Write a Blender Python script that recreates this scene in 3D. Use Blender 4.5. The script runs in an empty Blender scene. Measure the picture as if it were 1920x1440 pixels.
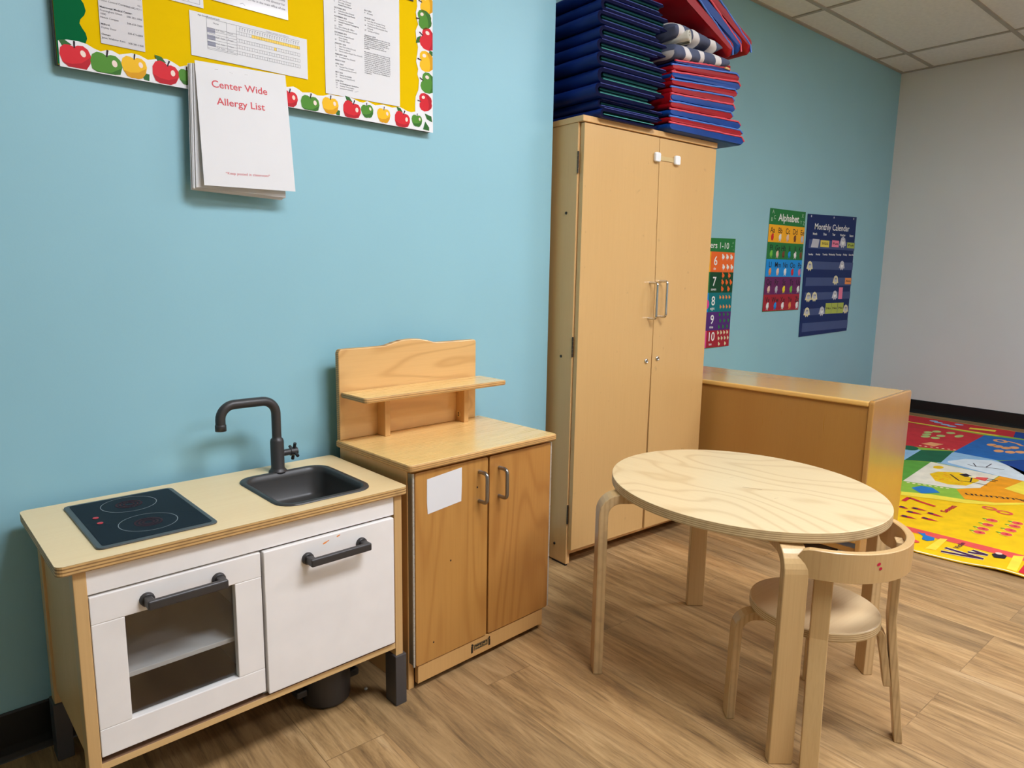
import bpy, bmesh, math, random
from mathutils import Matrix, Vector, noise
random.seed(7)
PI = math.pi
scene = bpy.context.scene
COL = scene.collection

# ------------------------------------------------------------------ materials
def lin(c):
    return c / 12.92 if c <= 0.04045 else ((c + 0.055) / 1.055) ** 2.4
def S(r, g, b):
    return (lin(r / 255), lin(g / 255), lin(b / 255), 1)

class N:
    """tiny node helper"""
    def __init__(self, name):
        self.m = bpy.data.materials.new(name); self.m.use_nodes = True
        self.t = self.m.node_tree; self.t.nodes.clear()
        self.out = self.n('ShaderNodeOutputMaterial')
        self.p = self.n('ShaderNodeBsdfPrincipled')
        self.l(self.p.outputs[0], self.out.inputs[0])
    def n(self, typ, **kw):
        x = self.t.nodes.new(typ)
        for k, v in kw.items(): setattr(x, k, v)
        return x
    def l(self, a, b): self.t.links.new(a, b)
    def coord(self, scale=(1, 1, 1), loc=(0, 0, 0), rot=(0, 0, 0), kind='Object'):
        c = self.n('ShaderNodeTexCoord'); m = self.n('ShaderNodeMapping')
        m.inputs['Scale'].default_value = scale; m.inputs['Location'].default_value = loc
        m.inputs['Rotation'].default_value = rot
        self.l(c.outputs[kind], m.inputs[0]); return m.outputs[0]
    def noise(self, vec, scale, detail=2, rough=.5, dist=0):
        x = self.n('ShaderNodeTexNoise'); x.inputs['Scale'].default_value = scale
        x.inputs['Detail'].default_value = detail; x.inputs['Roughness'].default_value = rough
        x.inputs['Distortion'].default_value = dist
        self.l(vec, x.inputs['Vector']); return x.outputs[0]
    def math(self, op, a, b=None, clamp=False):
        x = self.n('ShaderNodeMath', operation=op); x.use_clamp = clamp
        for i, v in enumerate((a, b)):
            if v is None: continue
            if isinstance(v, (int, float)): x.inputs[i].default_value = v
            else: self.l(v, x.inputs[i])
        return x.outputs[0]
    def mix(self, f, a, b, mode='MIX'):
        x = self.n('ShaderNodeMix', data_type='RGBA', blend_type=mode)
        if isinstance(f, (int, float)): x.inputs[0].default_value = f
        else: self.l(f, x.inputs[0])
        for i, v in ((6, a), (7, b)):
            if isinstance(v, tuple): x.inputs[i].default_value = v
            else: self.l(v, x.inputs[i])
        return x.outputs[2]
    def ramp(self, f, stops):
        x = self.n('ShaderNodeValToRGB'); e = x.color_ramp.elements
        while len(e) < len(stops): e.new(.5)
        for el, (p, c) in zip(e, stops): el.position = p; el.color = c
        self.l(f, x.inputs[0]); return x.outputs[0]
    def set(self, color=None, rough=.5, metal=0, spec=.5, coat=0, coat_rough=.1):
        if color is not None:
            if isinstance(color, tuple): self.p.inputs['Base Color'].default_value = color
            else: self.l(color, self.p.inputs['Base Color'])
        if isinstance(rough, (int, float)): self.p.inputs['Roughness'].default_value = rough
        else: self.l(rough, self.p.inputs['Roughness'])
        self.p.inputs['Metallic'].default_value = metal
        self.p.inputs['Specular IOR Level'].default_value = spec
        self.p.inputs['Coat Weight'].default_value = coat
        self.p.inputs['Coat Roughness'].default_value = coat_rough
        return self
    def bump(self, h, strength=.2, dist=.002):
        b = self.n('ShaderNodeBump'); b.inputs['Strength'].default_value = strength
        b.inputs['Distance'].default_value = dist
        self.l(h, b.inputs['Height']); self.l(b.outputs[0], self.p.inputs['Normal'])

MATS = {}
def plain(name, rgb, rough=.5, metal=0, spec=.5, var=.06, vscale=9, coat=0, bump=0, bscale=300):
    k = N(name); c = S(*rgb)
    v = k.coord()
    n = k.noise(v, vscale, 3)
    d = tuple(x * (1 - var) for x in c[:3]) + (1,); u = tuple(min(1, x * (1 + var)) for x in c[:3]) + (1,)
    k.set(k.ramp(n, [(.3, d), (.7, u)]), rough, metal, spec, coat)
    if bump: k.bump(k.noise(v, bscale, 2), bump, .001)
    MATS[name] = k.m; return k.m

def wood(name, light, dark, axis='x', freq=9, base=2.4, strength=.5, fiber=.18, rough=.35, stretch=.28, loc=(0, 0, 0), spots=0, coat=.25, warm=None, blotch=1.3, thin=5.0):
    """flat-sawn veneer: contour lines of a stretched noise, plus fine fibres along the grain"""
    k = N(name)
    sc = [1, 1, 1]; sc['xyz'.index(axis)] = stretch
    v = k.coord(tuple(sc), loc)
    n1 = k.noise(v, base, 2, .45, .25)
    ph = k.math('MULTIPLY', n1, freq * 2 * PI)
    s = k.math('SINE', ph)
    s = k.math('MULTIPLY_ADD', s, .5); 
    s.node.inputs[2].default_value = .5
    line = k.math('POWER', s, thin)
    soft = k.noise(v, base * .8, 1)
    fs = [210, 210, 210]; fs['xyz'.index(axis)] = 4.5
    f = k.noise(k.coord(tuple(fs), loc), 1.0, 2, .6)
    L, D = S(*light), S(*dark)
    mask = k.math('MULTIPLY', line, strength)
    col = k.mix(mask, L, D)
    fm = k.math('SUBTRACT', f, .42, True)
    fm = k.math('MULTIPLY', fm, fiber * 4, True)
    col = k.mix(fm, col, D)
    blot = k.math('MULTIPLY', k.math('SUBTRACT', soft, .45, True), blotch, True)
    W = S(*(warm or dark))
    col = k.mix(blot, col, W)
    if spots:
        sp = k.noise(k.coord((1, 1, 1), (3, 1, 2)), 26, 3, .6)
        sm = k.math('MULTIPLY', k.math('SUBTRACT', sp, .66, True), spots, True)
        col = k.mix(sm, col, S(96, 72, 46))
    r = k.math('MULTIPLY_ADD', f, .12); r.node.inputs[2].default_value = rough - .06
    k.set(col, r, 0, .45, coat, .18)
    k.bump(f, .03, .0006)
    MATS[name] = k.m; return k.m

def ply(name, a, b, axis='z', period=.0055, rough=.55, off=0):
    k = N(name)
    c = k.n('ShaderNodeTexCoord'); sp = k.n('ShaderNodeSeparateXYZ'); k.l(c.outputs['Object'], sp.inputs[0])
    z = sp.outputs['XYZ'.index(axis.upper())]
    w = k.math('SINE', k.math('MULTIPLY', k.math('ADD', z, off), 2 * PI / period))
    w = k.math('MULTIPLY_ADD', w, .5); w.node.inputs[2].default_value = .5
    w = k.math('POWER', w, 2.2)
    n = k.noise(k.coord((14, 14, 14)), 2, 3)
    col = k.mix(w, S(*a), S(*b))
    nm = k.math('MULTIPLY', k.math('SUBTRACT', n, .5, True), 1.2, True)
    col = k.mix(nm, col, S(*[x * .72 for x in b]))
    k.set(col, rough); MATS[name] = k.m; return k.m

# room
def mat_wall(name, rgb, var=.03):
    k = N(name); v = k.coord()
    c = S(*rgb); n = k.noise(v, 1.6, 3)
    d = tuple(x * (1 - var) for x in c[:3]) + (1,); u = tuple(x * (1 + var) for x in c[:3]) + (1,)
    col = k.ramp(n, [(.3, d), (.7, u)])
    scuff = k.noise(k.coord((1, 1, 1.6), (5, 2, 1)), 11, 3, .7)
    sm = k.math('MULTIPLY', k.math('SUBTRACT', scuff, .74, True), 2.2, True)
    col = k.mix(sm, col, tuple(x * .72 for x in c[:3]) + (1,))
    k.set(col, .42, 0, .4); k.bump(k.noise(v, 220, 2), .08, .001)
    MATS[name] = k.m
mat_wall('paint_blue', (149, 197, 209)); mat_wall('paint_white', (226, 222, 217), .02)
plain('tile_white', (238, 231, 222), .9, var=.04, vscale=40, bump=.35, bscale=160)
plain('grid_white', (176, 166, 152), .6)
plain('cove_black', (20, 19, 20), .35)
def mat_floor():
    k = N('vinyl_plank')
    c = k.n('ShaderNodeTexCoord'); sp = k.n('ShaderNodeSeparateXYZ'); k.l(c.outputs['Object'], sp.inputs[0])
    cb = k.n('ShaderNodeCombineXYZ'); k.l(sp.outputs[1], cb.inputs[0]); k.l(sp.outputs[0], cb.inputs[1])
    b = k.n('ShaderNodeTexBrick'); b.offset = .37; b.offset_frequency = 3; k.l(cb.outputs[0], b.inputs['Vector'])
    b.inputs['Color1'].default_value = (0, 0, 0, 1); b.inputs['Color2'].default_value = (1, 1, 1, 1)
    b.inputs['Mortar'].default_value = (.5, .5, .5, 1)
    b.inputs['Scale'].default_value = 1; b.inputs['Mortar Size'].default_value = .0011
    b.inputs['Mortar Smooth'].default_value = .3
    b.inputs['Brick Width'].default_value = 1.22; b.inputs['Row Height'].default_value = .152
    b.inputs['Bias'].default_value = 0
    tone = b.outputs['Color']; seam = b.outputs['Fac']
    # shift the grain from plank to plank
    sh = k.n('ShaderNodeVectorMath', operation='SCALE'); k.l(tone, sh.inputs[0]); sh.inputs['Scale'].default_value = 37
    ad = k.n('ShaderNodeVectorMath', operation='ADD'); k.l(c.outputs['Object'], ad.inputs[0]); k.l(sh.outputs[0], ad.inputs[1])
    def grain(scale, s, det, ro, dist=0):
        m = k.n('ShaderNodeMapping'); m.inputs['Scale'].default_value = scale; k.l(ad.outputs[0], m.inputs[0])
        return k.noise(m.outputs[0], s, det, ro, dist)
    g1 = grain((20, 1.9, 1), 1, 6, .7, .6); g2 = grain((70, 5, 1), 1, 5, .7, .4); g3 = grain((5, .9, 1), 1, 2, .5); g4 = grain((190, 13, 1), 1, 3, .65, .3)
    col = k.ramp(g1, [(.30, S(106, 80, 50)), (.45, S(166, 130, 84)), (.57, S(192, 154, 104)), (.72, S(214, 178, 130))])
    col = k.mix(k.math('MULTIPLY', k.math('SUBTRACT', g2, .52, True), 2.6, True), col, S(98, 70, 46))
    col = k.mix(k.math('MULTIPLY', k.math('SUBTRACT', g3, .50, True), 1.1, True), col, S(190, 138, 84))
    tm = k.n('ShaderNodeRGBToBW'); k.l(tone, tm.inputs[0])
    col = k.mix(k.math('MULTIPLY', tm.outputs[0], .36), col, S(126, 104, 76))
    col = k.mix(k.math('MULTIPLY', k.math('SUBTRACT', g4, .54, True), 2.4, True), col, S(92, 66, 44))
    knot = grain((9, 3, 1), 1.6, 2, .5)
    col = k.mix(k.math('MULTIPLY', k.math('SUBTRACT', knot, .70, True), 4.0, True), col, S(84, 60, 42))
    col = k.mix(k.math('MULTIPLY', seam, .42), col, S(84, 62, 42))
    k.set(col, .46, 0, .4)
    k.bump(g2, .12, .001)
    MATS['vinyl_plank'] = k.m
mat_floor()

# woods
wood('birch_table', (226, 201, 156), (186, 146, 94), 'y', 13, 2.6, .38, .06, .36, .5, warm=(216, 188, 138), blotch=.8, thin=6)
wood('birch_leg', (210, 173, 118), (170, 122, 70), 'z', 3, 3, .22, .14, .4, .12)
wood('birch_seat', (222, 194, 150), (186, 146, 98), 'x', 3, 3, .2, .12, .4, .3)
ply('ply_birch', (224, 198, 150), (178, 140, 92), 'z', .0048)
wood('kitchen_top', (250, 219, 166), (228, 186, 124), 'x', 2.2, 2.2, .22, .12, .38, .2, warm=(242, 204, 146))
ply('ply_kitchen', (214, 172, 110), (128, 88, 46), 'z', .0060)
wood('kitchen_wood', (216, 176, 118), (178, 132, 78), 'z', 3, 3, .25, .16, .45, .1)
wood('kitchen_wood_x', (220, 182, 124), (178, 132, 78), 'x', 3, 3, .25, .16, .45, .1)
wood('maple_top', (248, 208, 134), (228, 176, 98), 'x', 3.4, 2.2, .12, .035, .28, .3, coat=.5)
wood('maple_board', (228, 182, 118), (188, 134, 74), 'x', 15, 3.6, .42, .08, .3, .34, coat=.4, loc=(0.31, 0, .22), blotch=.6, thin=8)
ply('ply_maple', (214, 166, 100), (150, 104, 58), 'z', .0052)
wood('maple_side', (216, 168, 104), (186, 134, 74), 'z', 2.4, 2, .2, .12, .4, .15)
wood('pine_door', (192, 138, 70), (160, 102, 44), 'z', 15, 3.6, .36, .16, .32, .2, coat=.35, warm=(190, 128, 60), blotch=.8, thin=3)
wood('pine_door_b', (188, 132, 66), (152, 94, 40), 'z', 20, 3.6, .42, .18, .32, .18, coat=.35, loc=(1.7, .4, .3), warm=(184, 120, 56), blotch=.8, thin=3)
wood('tall_front', (212, 170, 110), (190, 144, 84), 'z', 2.2, 1.6, .18, .12, .34, .15, spots=2.6, coat=.35, warm=(208, 160, 94))
wood('tall_side', (224, 178, 118), (196, 148, 90), 'z', 2.4, 2, .14, .12, .42, .15, spots=.7)
wood('shelf_top', (240, 190, 106), (214, 158, 78), 'y', 2.6, 2, .18, .12, .2, .15, coat=.7)
wood('shelf_panel', (178, 128, 62), (160, 106, 50), 'z', 2.6, 2, .18, .12, .3, .2, spots=1.1, coat=.3)
wood('shelf_end', (192, 142, 76), (164, 112, 54), 'z', 2.6, 2, .18, .12, .22, .2, spots=.5, coat=.6)
wood('kitchen_panel', (226, 178, 116), (196, 146, 86), 'z', 3, 3, .2, .12, .5, .1)
plain('hardboard_brown', (142, 108, 82), .4)
plain('shadow_gap', (26, 20, 15), .8)
# paints, plastics and metals
plain('white_lacquer', (242, 236, 230), .34, var=.025, vscale=14, coat=.2)
plain('grey_white', (196, 192, 188), .35, var=.04)
plain('handle_grey', (66, 63, 62), .42, .35)
plain('sink_grey', (64, 62, 60), .36, .1, spec=.35)
plain('sleeve_grey', (70, 66, 65), .45)
plain('cook_rim', (84, 88, 88), .35, .3)
plain('cook_glass', (26, 34, 41), .25, spec=.02)
plain('ring_grey', (136, 140, 142), .3)
plain('burner_red', (52, 16, 24), .4, spec=.06)
plain('dot_red', (200, 52, 60), .4)
plain('steel', (150, 146, 140), .3, .9)
plain('chrome', (206, 206, 204), .12, 1.0)
plain('hinge_cream', (196, 188, 172), .45, .2)
plain('hinge_leaf', (150, 138, 116), .5, .1)
plain('hinge_dark', (70, 60, 50), .45, .5)
plain('plastic_white', (236, 236, 234), .3)
plain('strap_clear', (206, 178, 124), .3)
plain('black_print', (24, 20, 18), .5)
plain('screw_dark', (66, 58, 48), .4, .6)
plain('latch_hole', (40, 28, 20), .7)
def mat_pane():
    k = N('clear_pane'); tr = k.n('ShaderNodeBsdfTransparent'); tr.inputs[0].default_value = (.93, .94, .94, 1)
    gl = k.n('ShaderNodeBsdfGlossy'); gl.inputs['Roughness'].default_value = .08
    mx = k.n('ShaderNodeMixShader'); mx.inputs[0].default_value = .05
    k.l(tr.outputs[0], mx.inputs[1]); k.l(gl.outputs[0], mx.inputs[2]); k.l(mx.outputs[0], k.out.inputs[0]); k.t.nodes.remove(k.p)
    MATS['clear_pane'] = k.m
mat_pane()
# papers and prints
plain('paper', (229, 227, 226), .65, var=.015)
plain('paper_grey', (214, 212, 210), .6, var=.02)
plain('paper_gloss', (222, 218, 218), .12, coat=.6, var=.02)
plain('board_yellow', (234, 192, 0), .9, spec=.1, var=.03, vscale=5)
plain('board_green', (0, 98, 54), .8, var=.04, spec=.12)
plain('board_frame', (78, 76, 66), .5)
plain('ink', (52, 50, 58), .6); plain('ink_light', (120, 118, 124), .6); plain('ink_red', (206, 66, 74), .6)
plain('table_grey', (150, 150, 164), .6); plain('table_yellow', (246, 208, 84), .6)
plain('trim_white', (238, 236, 236), .6, var=.01, spec=.2)
A = dict(ap_red=(216, 40, 50), ap_red_d=(186, 30, 42), ap_green=(84, 142, 48), ap_green_d=(60, 112, 40), ap_yel=(246, 190, 30), ap_yel_d=(222, 158, 20),
         ap_leaf=(52, 104, 46), ap_stem=(44, 26, 34), ap_hi=(246, 222, 208),
         p_green=(38, 122, 62), p_orange=(240, 108, 44), p_amber=(250, 178, 34), p_dgreen=(20, 72, 44), p_teal=(14, 116, 124), p_purple=(84, 44, 118), p_red=(166, 36, 52),
         p_blue=(26, 142, 220), p_pink=(226, 72, 150), p_plum=(104, 36, 92), p_navy=(16, 40, 96), p_strip=(68, 84, 130), p_white=(238, 238, 236), p_black=(34, 28, 34),
         p_mint=(190, 214, 190), c_cream=(226, 218, 176), c_grey=(196, 196, 206), c_lime=(176, 190, 84), c_yel=(230, 210, 90), c_pink=(240, 130, 160), c_orng=(240, 150, 84), c_flesh=(238, 200, 178),
         p_brown=(120, 70, 44), p_lime=(120, 196, 70), p_yel=(246, 226, 50),
         r_yel=(246, 196, 12), r_yel2=(250, 222, 70), r_red=(206, 44, 54), r_coral=(232, 86, 78), r_blue=(30, 104, 178), r_dblue=(14, 66, 146), r_sky=(150, 190, 222), r_ice=(222, 230, 234),
         r_green=(94, 160, 58), r_lime=(146, 188, 62), r_dgreen=(24, 98, 66), r_orange=(246, 160, 20), r_cream=(236, 226, 204), r_dark=(40, 30, 44), r_peach=(240, 168, 110), r_purple=(70, 32, 74), r_whale=(40, 120, 190), r_apple=(184, 200, 120), r_crim=(196, 34, 66), r_pale=(250, 236, 190))
for n_, c_ in A.items():
    plain(n_, c_, .66 if n_[0] == 'r' else .5, spec=.18, var=.09 if n_[0] == 'r' else .03, vscale=14)
plain('vinyl_navy', (12, 37, 104), .45, spec=.22, var=.15, vscale=6, coat=0)
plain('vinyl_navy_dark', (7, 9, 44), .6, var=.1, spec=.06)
plain('vinyl_green', (8, 54, 54), .6, var=.12, spec=.08)
plain('binding_navy', (44, 56, 130), .4)
plain('binding_teal', (60, 140, 130), .4)
plain('vinyl_blue', (14, 60, 132), .42, var=.14, vscale=8, spec=.2)
plain('vinyl_red', (150, 10, 22), .42, var=.14, vscale=8, spec=.2)
plain('binding_blue', (66, 116, 200), .38); plain('binding_red', (218, 70, 84), .38)
plain('tag_tan', (214, 176, 110), .6)
def mat_blanket():
    k = N('blanket_stripe')
    v = k.coord((1, .25, .5)); n = k.noise(v, 6, 2)
    c = k.n('ShaderNodeTexCoord'); sp = k.n('ShaderNodeSeparateXYZ'); k.l(c.outputs['Object'], sp.inputs[0])
    x = k.math('ADD', sp.outputs[0], k.math('MULTIPLY', n, .05))
    x = k.math('ADD', x, k.math('MULTIPLY', sp.outputs[2], .55))
    s = k.math('SINE', k.math('MULTIPLY', x, 2 * PI / .094))
    col = k.ramp(s, [(.46, S(84, 90, 112)), (.54, S(218, 212, 208))])
    k.set(col, .9, 0, .2); k.bump(k.noise(k.coord(), 260, 2), .3, .001)
    MATS['blanket_stripe'] = k.m
mat_blanket()
plain('fleece_cream', (206, 200, 184), .95, spec=.1, bump=.5, bscale=180)
plain('fixture_white', (230, 230, 228), .5)
def mat_lamp(name, strength):
    k = N(name); k.set((.9, .9, .9, 1), .5)
    k.p.inputs['Emission Color'].default_value = (.94, 1.0, 1.11, 1)
    k.p.inputs['Emission Strength'].default_value = strength
    MATS[name] = k.m
mat_lamp('lamp_bright', 36.0); mat_lamp('lamp_middle', 22.0); mat_lamp('lamp_dim', 21.0)

# ------------------------------------------------------------------ mesh builder
def rrect(x0, x1, y0, y1, r, seg=5):
    pts = []
    for cx, cy, a0 in ((x1 - r, y1 - r, 0), (x0 + r, y1 - r, PI / 2), (x0 + r, y0 + r, PI), (x1 - r, y0 + r, 1.5 * PI)):
        for i in range(seg + 1):
            a = a0 + PI / 2 * i / seg
            pts.append((cx + r * math.cos(a), cy + r * math.sin(a)))
    return pts
def oval(cx, cy, a, b, t=0, n=64):
    return [(cx + a * math.cos(2 * PI * i / n) * math.cos(t) - b * math.sin(2 * PI * i / n) * math.sin(t),
             cy + a * math.cos(2 * PI * i / n) * math.sin(t) + b * math.sin(2 * PI * i / n) * math.cos(t)) for i in range(n)]

_txt = {}
def text_geo(s, bold):
    key = (s, bold)
    if key not in _txt:
        cu = bpy.data.curves.new('t', 'FONT'); cu.body = s; cu.size = 1.0; cu.resolution_u = 3; cu.offset = bold
        o = bpy.data.objects.new('t', cu); COL.objects.link(o)
        dg = bpy.context.evaluated_depsgraph_get(); dg.update()
        me = bpy.data.meshes.new_from_object(o.evaluated_get(dg))
        vs = [(v.co.x, v.co.y) for v in me.vertices]; fs = [tuple(p.vertices) for p in me.polygons]
        COL.objects.unlink(o); bpy.data.objects.remove(o); bpy.data.curves.remove(cu); bpy.data.meshes.remove(me)
        _txt[key] = (vs, fs)
    return _txt[key]

class MB:
    def __init__(self): self.v = []; self.f = []; self.fm = []; self.fs = []; self.mats = []; self.M = Matrix()
    def mi(self, m):
        if m not in self.mats: self.mats.append(m)
        return self.mats.index(m)
    def raw(self, vs, fs, m, smooth=False, M=None):
        o = len(self.v); T = self.M if M is None else self.M @ M
        self.v += [tuple(T @ Vector(p)) for p in vs]
        if isinstance(m, str): ms = [self.mi(m)] * len(fs)
        else: ms = [self.mi(x) for x in m]
        for f, k in zip(fs, ms):
            self.f.append(tuple(i + o for i in f)); self.fm.append(k); self.fs.append(smooth)
        return self
    def addbm(self, bm, mfun, smooth=False, M=None):
        bm.verts.index_update(); bm.normal_update()
        vs = [tuple(v.co) for v in bm.verts]; fs = [tuple(v.index for v in f.verts) for f in bm.faces]
        ms = [mfun(f) for f in bm.faces]
        bm.free(); return self.raw(vs, fs, ms, smooth, M)
    def box(self, x0, x1, y0, y1, z0, z1, m, bevel=.0015, edge=None, seg=2, M=None):
        bm = bmesh.new(); bmesh.ops.create_cube(bm, size=1)
        for v in bm.verts: v.co = Vector((x0 + (v.co.x + .5) * (x1 - x0), y0 + (v.co.y + .5) * (y1 - y0), z0 + (v.co.z + .5) * (z1 - z0)))
        b = min(bevel, .45 * min(abs(x1 - x0), abs(y1 - y0), abs(z1 - z0)))
        if b > 0: bmesh.ops.bevel(bm, geom=bm.edges[:], offset=b, segments=seg, profile=.5, affect='EDGES')
        bmesh.ops.recalc_face_normals(bm, faces=bm.faces[:])
        if edge:
            ax = 'xyz'.index(edge[0])
            return self.addbm(bm, lambda f: m if abs(f.normal[ax]) > .9 else edge[1], False, M)
        return self.addbm(bm, lambda f: m, False, M)
    def prism(self, pts, z0, z1, m, side=None, holes=(), bevel=0, M=None, smooth_side=False, seg=2):
        """2D outline in xy, extruded along z"""
        bm = bmesh.new(); loops = [pts] + list(holes); edges = []
        for lp in loops:
            vs = [bm.verts.new((x, y, z1)) for x, y in lp]
            edges += [bm.edges.new((vs[i], vs[(i + 1) % len(vs)])) for i in range(len(vs))]
        if holes: bmesh.ops.triangle_fill(bm, use_beauty=True, edges=edges)
        else: bm.faces.new(bm.verts[:])
        ret = bmesh.ops.extrude_face_region(bm, geom=bm.faces[:])
        for v in [g for g in ret['geom'] if isinstance(g, bmesh.types.BMVert)]: v.co.z = z0
        bmesh.ops.recalc_face_normals(bm, faces=bm.faces[:])
        if bevel:
            bm.normal_update()
            es = [e for e in bm.edges if len(e.link_faces) == 2 and abs(abs(e.link_faces[0].normal.z) - abs(e.link_faces[1].normal.z)) > .5]
            bmesh.ops.bevel(bm, geom=es, offset=bevel, segments=seg, profile=.5, affect='EDGES')
        return self.addbm(bm, lambda f: m if abs(f.normal.z) > .9 or not side else side, False, M)
    def flat(self, pts, z, m, M=None):
        area = sum(pts[i][0] * pts[(i + 1) % len(pts)][1] - pts[(i + 1) % len(pts)][0] * pts[i][1] for i in range(len(pts)))
        if area < 0: pts = pts[::-1]
        return self.raw([(x, y, z) for x, y in pts], [tuple(range(len(pts)))], m, False, M)
    def rect(self, x0, x1, y0, y1, z, m, M=None): return self.flat([(x0, y0), (x1, y0), (x1, y1), (x0, y1)], z, m, M)
    def stroke(self, pts, w, z, m):
        for (x0, y0), (x1, y1) in zip(pts, pts[1:]):
            d = math.hypot(x1 - x0, y1 - y0) or 1; nx, ny = -(y1 - y0) / d * w / 2, (x1 - x0) / d * w / 2
            self.flat([(x0 + nx, y0 + ny), (x0 - nx, y0 - ny), (x1 - nx, y1 - ny), (x1 + nx, y1 + ny)], z, m)
        for x, y in pts[1:-1]: self.flat(oval(x, y, w / 2, w / 2, 0, 8), z, m)
        return self
    def text(self, s, x, y, size, m, z=0, align='L', rot=0, bold=0, width=None):
        vs, fs = text_geo(s, bold)
        if not vs: return self
        w = max(v[0] for v in vs); sx = size if width is None else width / w
        dx = {'L': 0, 'C': -w / 2, 'R': -w}[align]
        c, sn = math.cos(rot), math.sin(rot)
        out = []
        for a, b in vs:
            a = (a + dx) * sx; b *= size
            out.append((x + a * c - b * sn, y + a * sn + b * c, z))
        return self.raw(out, fs, m)
    def tube(self, pts, r, m, seg=12, cap=True, smooth=True, sx=1, sy=1):
        P = [Vector(p) for p in pts]; n = len(P); R = r if isinstance(r, (list, tuple)) else [r] * n
        T = [(P[min(i + 1, n - 1)] - P[max(i - 1, 0)]).normalized() for i in range(n)]
        u = T[0].orthogonal().normalized(); vs = []; fs = []
        for i in range(n):
            u = (u - T[i] * u.dot(T[i])).normalized(); w = T[i].cross(u)
            for k in range(seg):
                a = 2 * PI * k / seg; vs.append(tuple(P[i] + u * (R[i] * sx * math.cos(a)) + w * (R[i] * sy * math.sin(a))))
        for i in range(n - 1):
            for k in range(seg): fs.append((i * seg + k, i * seg + (k + 1) % seg, (i + 1) * seg + (k + 1) % seg, (i + 1) * seg + k))
        self.raw(vs, fs, m, smooth)
        if cap: self.raw(vs, [tuple(range(seg))[::-1], tuple((n - 1) * seg + k for k in range(seg))], m, False)
        return self
    def lathe(self, prof, m, c=(0, 0, 0), seg=32, smooth=True, M=None):
        vs = []; fs = []
        for r, z in prof:
            for k in range(seg): vs.append((c[0] + r * math.cos(2 * PI * k / seg), c[1] + r * math.sin(2 * PI * k / seg), c[2] + z))
        for i in range(len(prof) - 1):
            for k in range(seg): fs.append((i * seg + k, i * seg + (k + 1) % seg, (i + 1) * seg + (k + 1) % seg, (i + 1) * seg + k))
        return self.raw(vs, fs, m, smooth, M)
    def strip(self, path, wdir, w, t, m, edge=None, side=None):
        """bent flat strip: path of centre points, wdir = width direction, w width, t thickness"""
        P = [Vector(p) for p in path]; n = len(P); wd = Vector(wdir).normalized(); vs = []; fs = []; ms = []
        W = w if isinstance(w, (list, tuple)) else [w] * n
        for i in range(n):
            T = (P[min(i + 1, n - 1)] - P[max(i - 1, 0)]).normalized(); nn = T.cross(wd).normalized()
            c = min(.004, t * .2)
            for a, b in ((-1, -1), (1, -1), (1, 1), (-1, 1)):
                vs.append(tuple(P[i] + wd * (a * W[i] / 2) + nn * (b * t / 2)))
        for i in range(n - 1):
            for k in range(4):
                fs.append((i * 4 + k, i * 4 + (k + 1) % 4, (i + 1) * 4 + (k + 1) % 4, (i + 1) * 4 + k)); ms.append(m if k % 2 == 0 else (edge or m))
        fs += [(3, 2, 1, 0), tuple((n - 1) * 4 + k for k in range(4))]; ms += [edge or m] * 2
        bm = bmesh.new(); bv = [bm.verts.new(v) for v in vs]
        for f in fs: bm.faces.new([bv[i] for i in f])
        bmesh.ops.recalc_face_normals(bm, faces=bm.faces[:])
        bm.faces.ensure_lookup_table(); bm.faces.index_update()
        lay = bm.faces.layers.int.new('m')
        for f, mm in zip(bm.faces, ms): f[lay] = 0 if mm == m else 1
        es = [e for e in bm.edges if len(e.link_faces) == 2 and e.link_faces[0].normal.dot(e.link_faces[1].normal) < .5]
        bmesh.ops.bevel(bm, geom=es, offset=min(.0022, t * .2), segments=2, profile=.5, affect='EDGES')
        return self.addbm(bm, lambda f: m if f[lay] == 0 else (edge or m))
    def build(self, name, parent=None, loc=None, rotz=None, mats=None):
        me = bpy.data.meshes.new(name); me.from_pydata(self.v, [], self.f)
        for m in self.mats: me.materials.append(MATS[m])
        me.polygons.foreach_set('material_index', self.fm); me.polygons.foreach_set('use_smooth', self.fs)
        me.update()
        o = bpy.data.objects.new(name, me); COL.objects.link(o)
        if parent: o.parent = parent
        if loc: o.location = loc
        if rotz is not None: o.rotation_euler = (0, 0, rotz)
        return o

def thing(name, label, cat, loc=(0, 0, 0), rotz=0, group=None):
    o = bpy.data.objects.new(name, None); COL.objects.link(o); o.empty_display_size = .05
    o.location = loc; o.rotation_euler = (0, 0, rotz); o['label'] = label; o['category'] = cat
    if group: o['group'] = group
    return o
def tag(o, label, cat, group=None):
    o['label'] = label; o['category'] = cat
    if group: o['group'] = group
    return o
def struct(o): o['kind'] = 'structure'; return o
def plabel(o, s): o['label'] = s; return o
def wallM(z=0):      # 2D art: x -> x, y -> z, art height -> -y (towards the room)
    return Matrix(((1, 0, 0, 0), (0, 0, -1, 0), (0, 1, 0, 0), (0, 0, 0, 1)))

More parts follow.
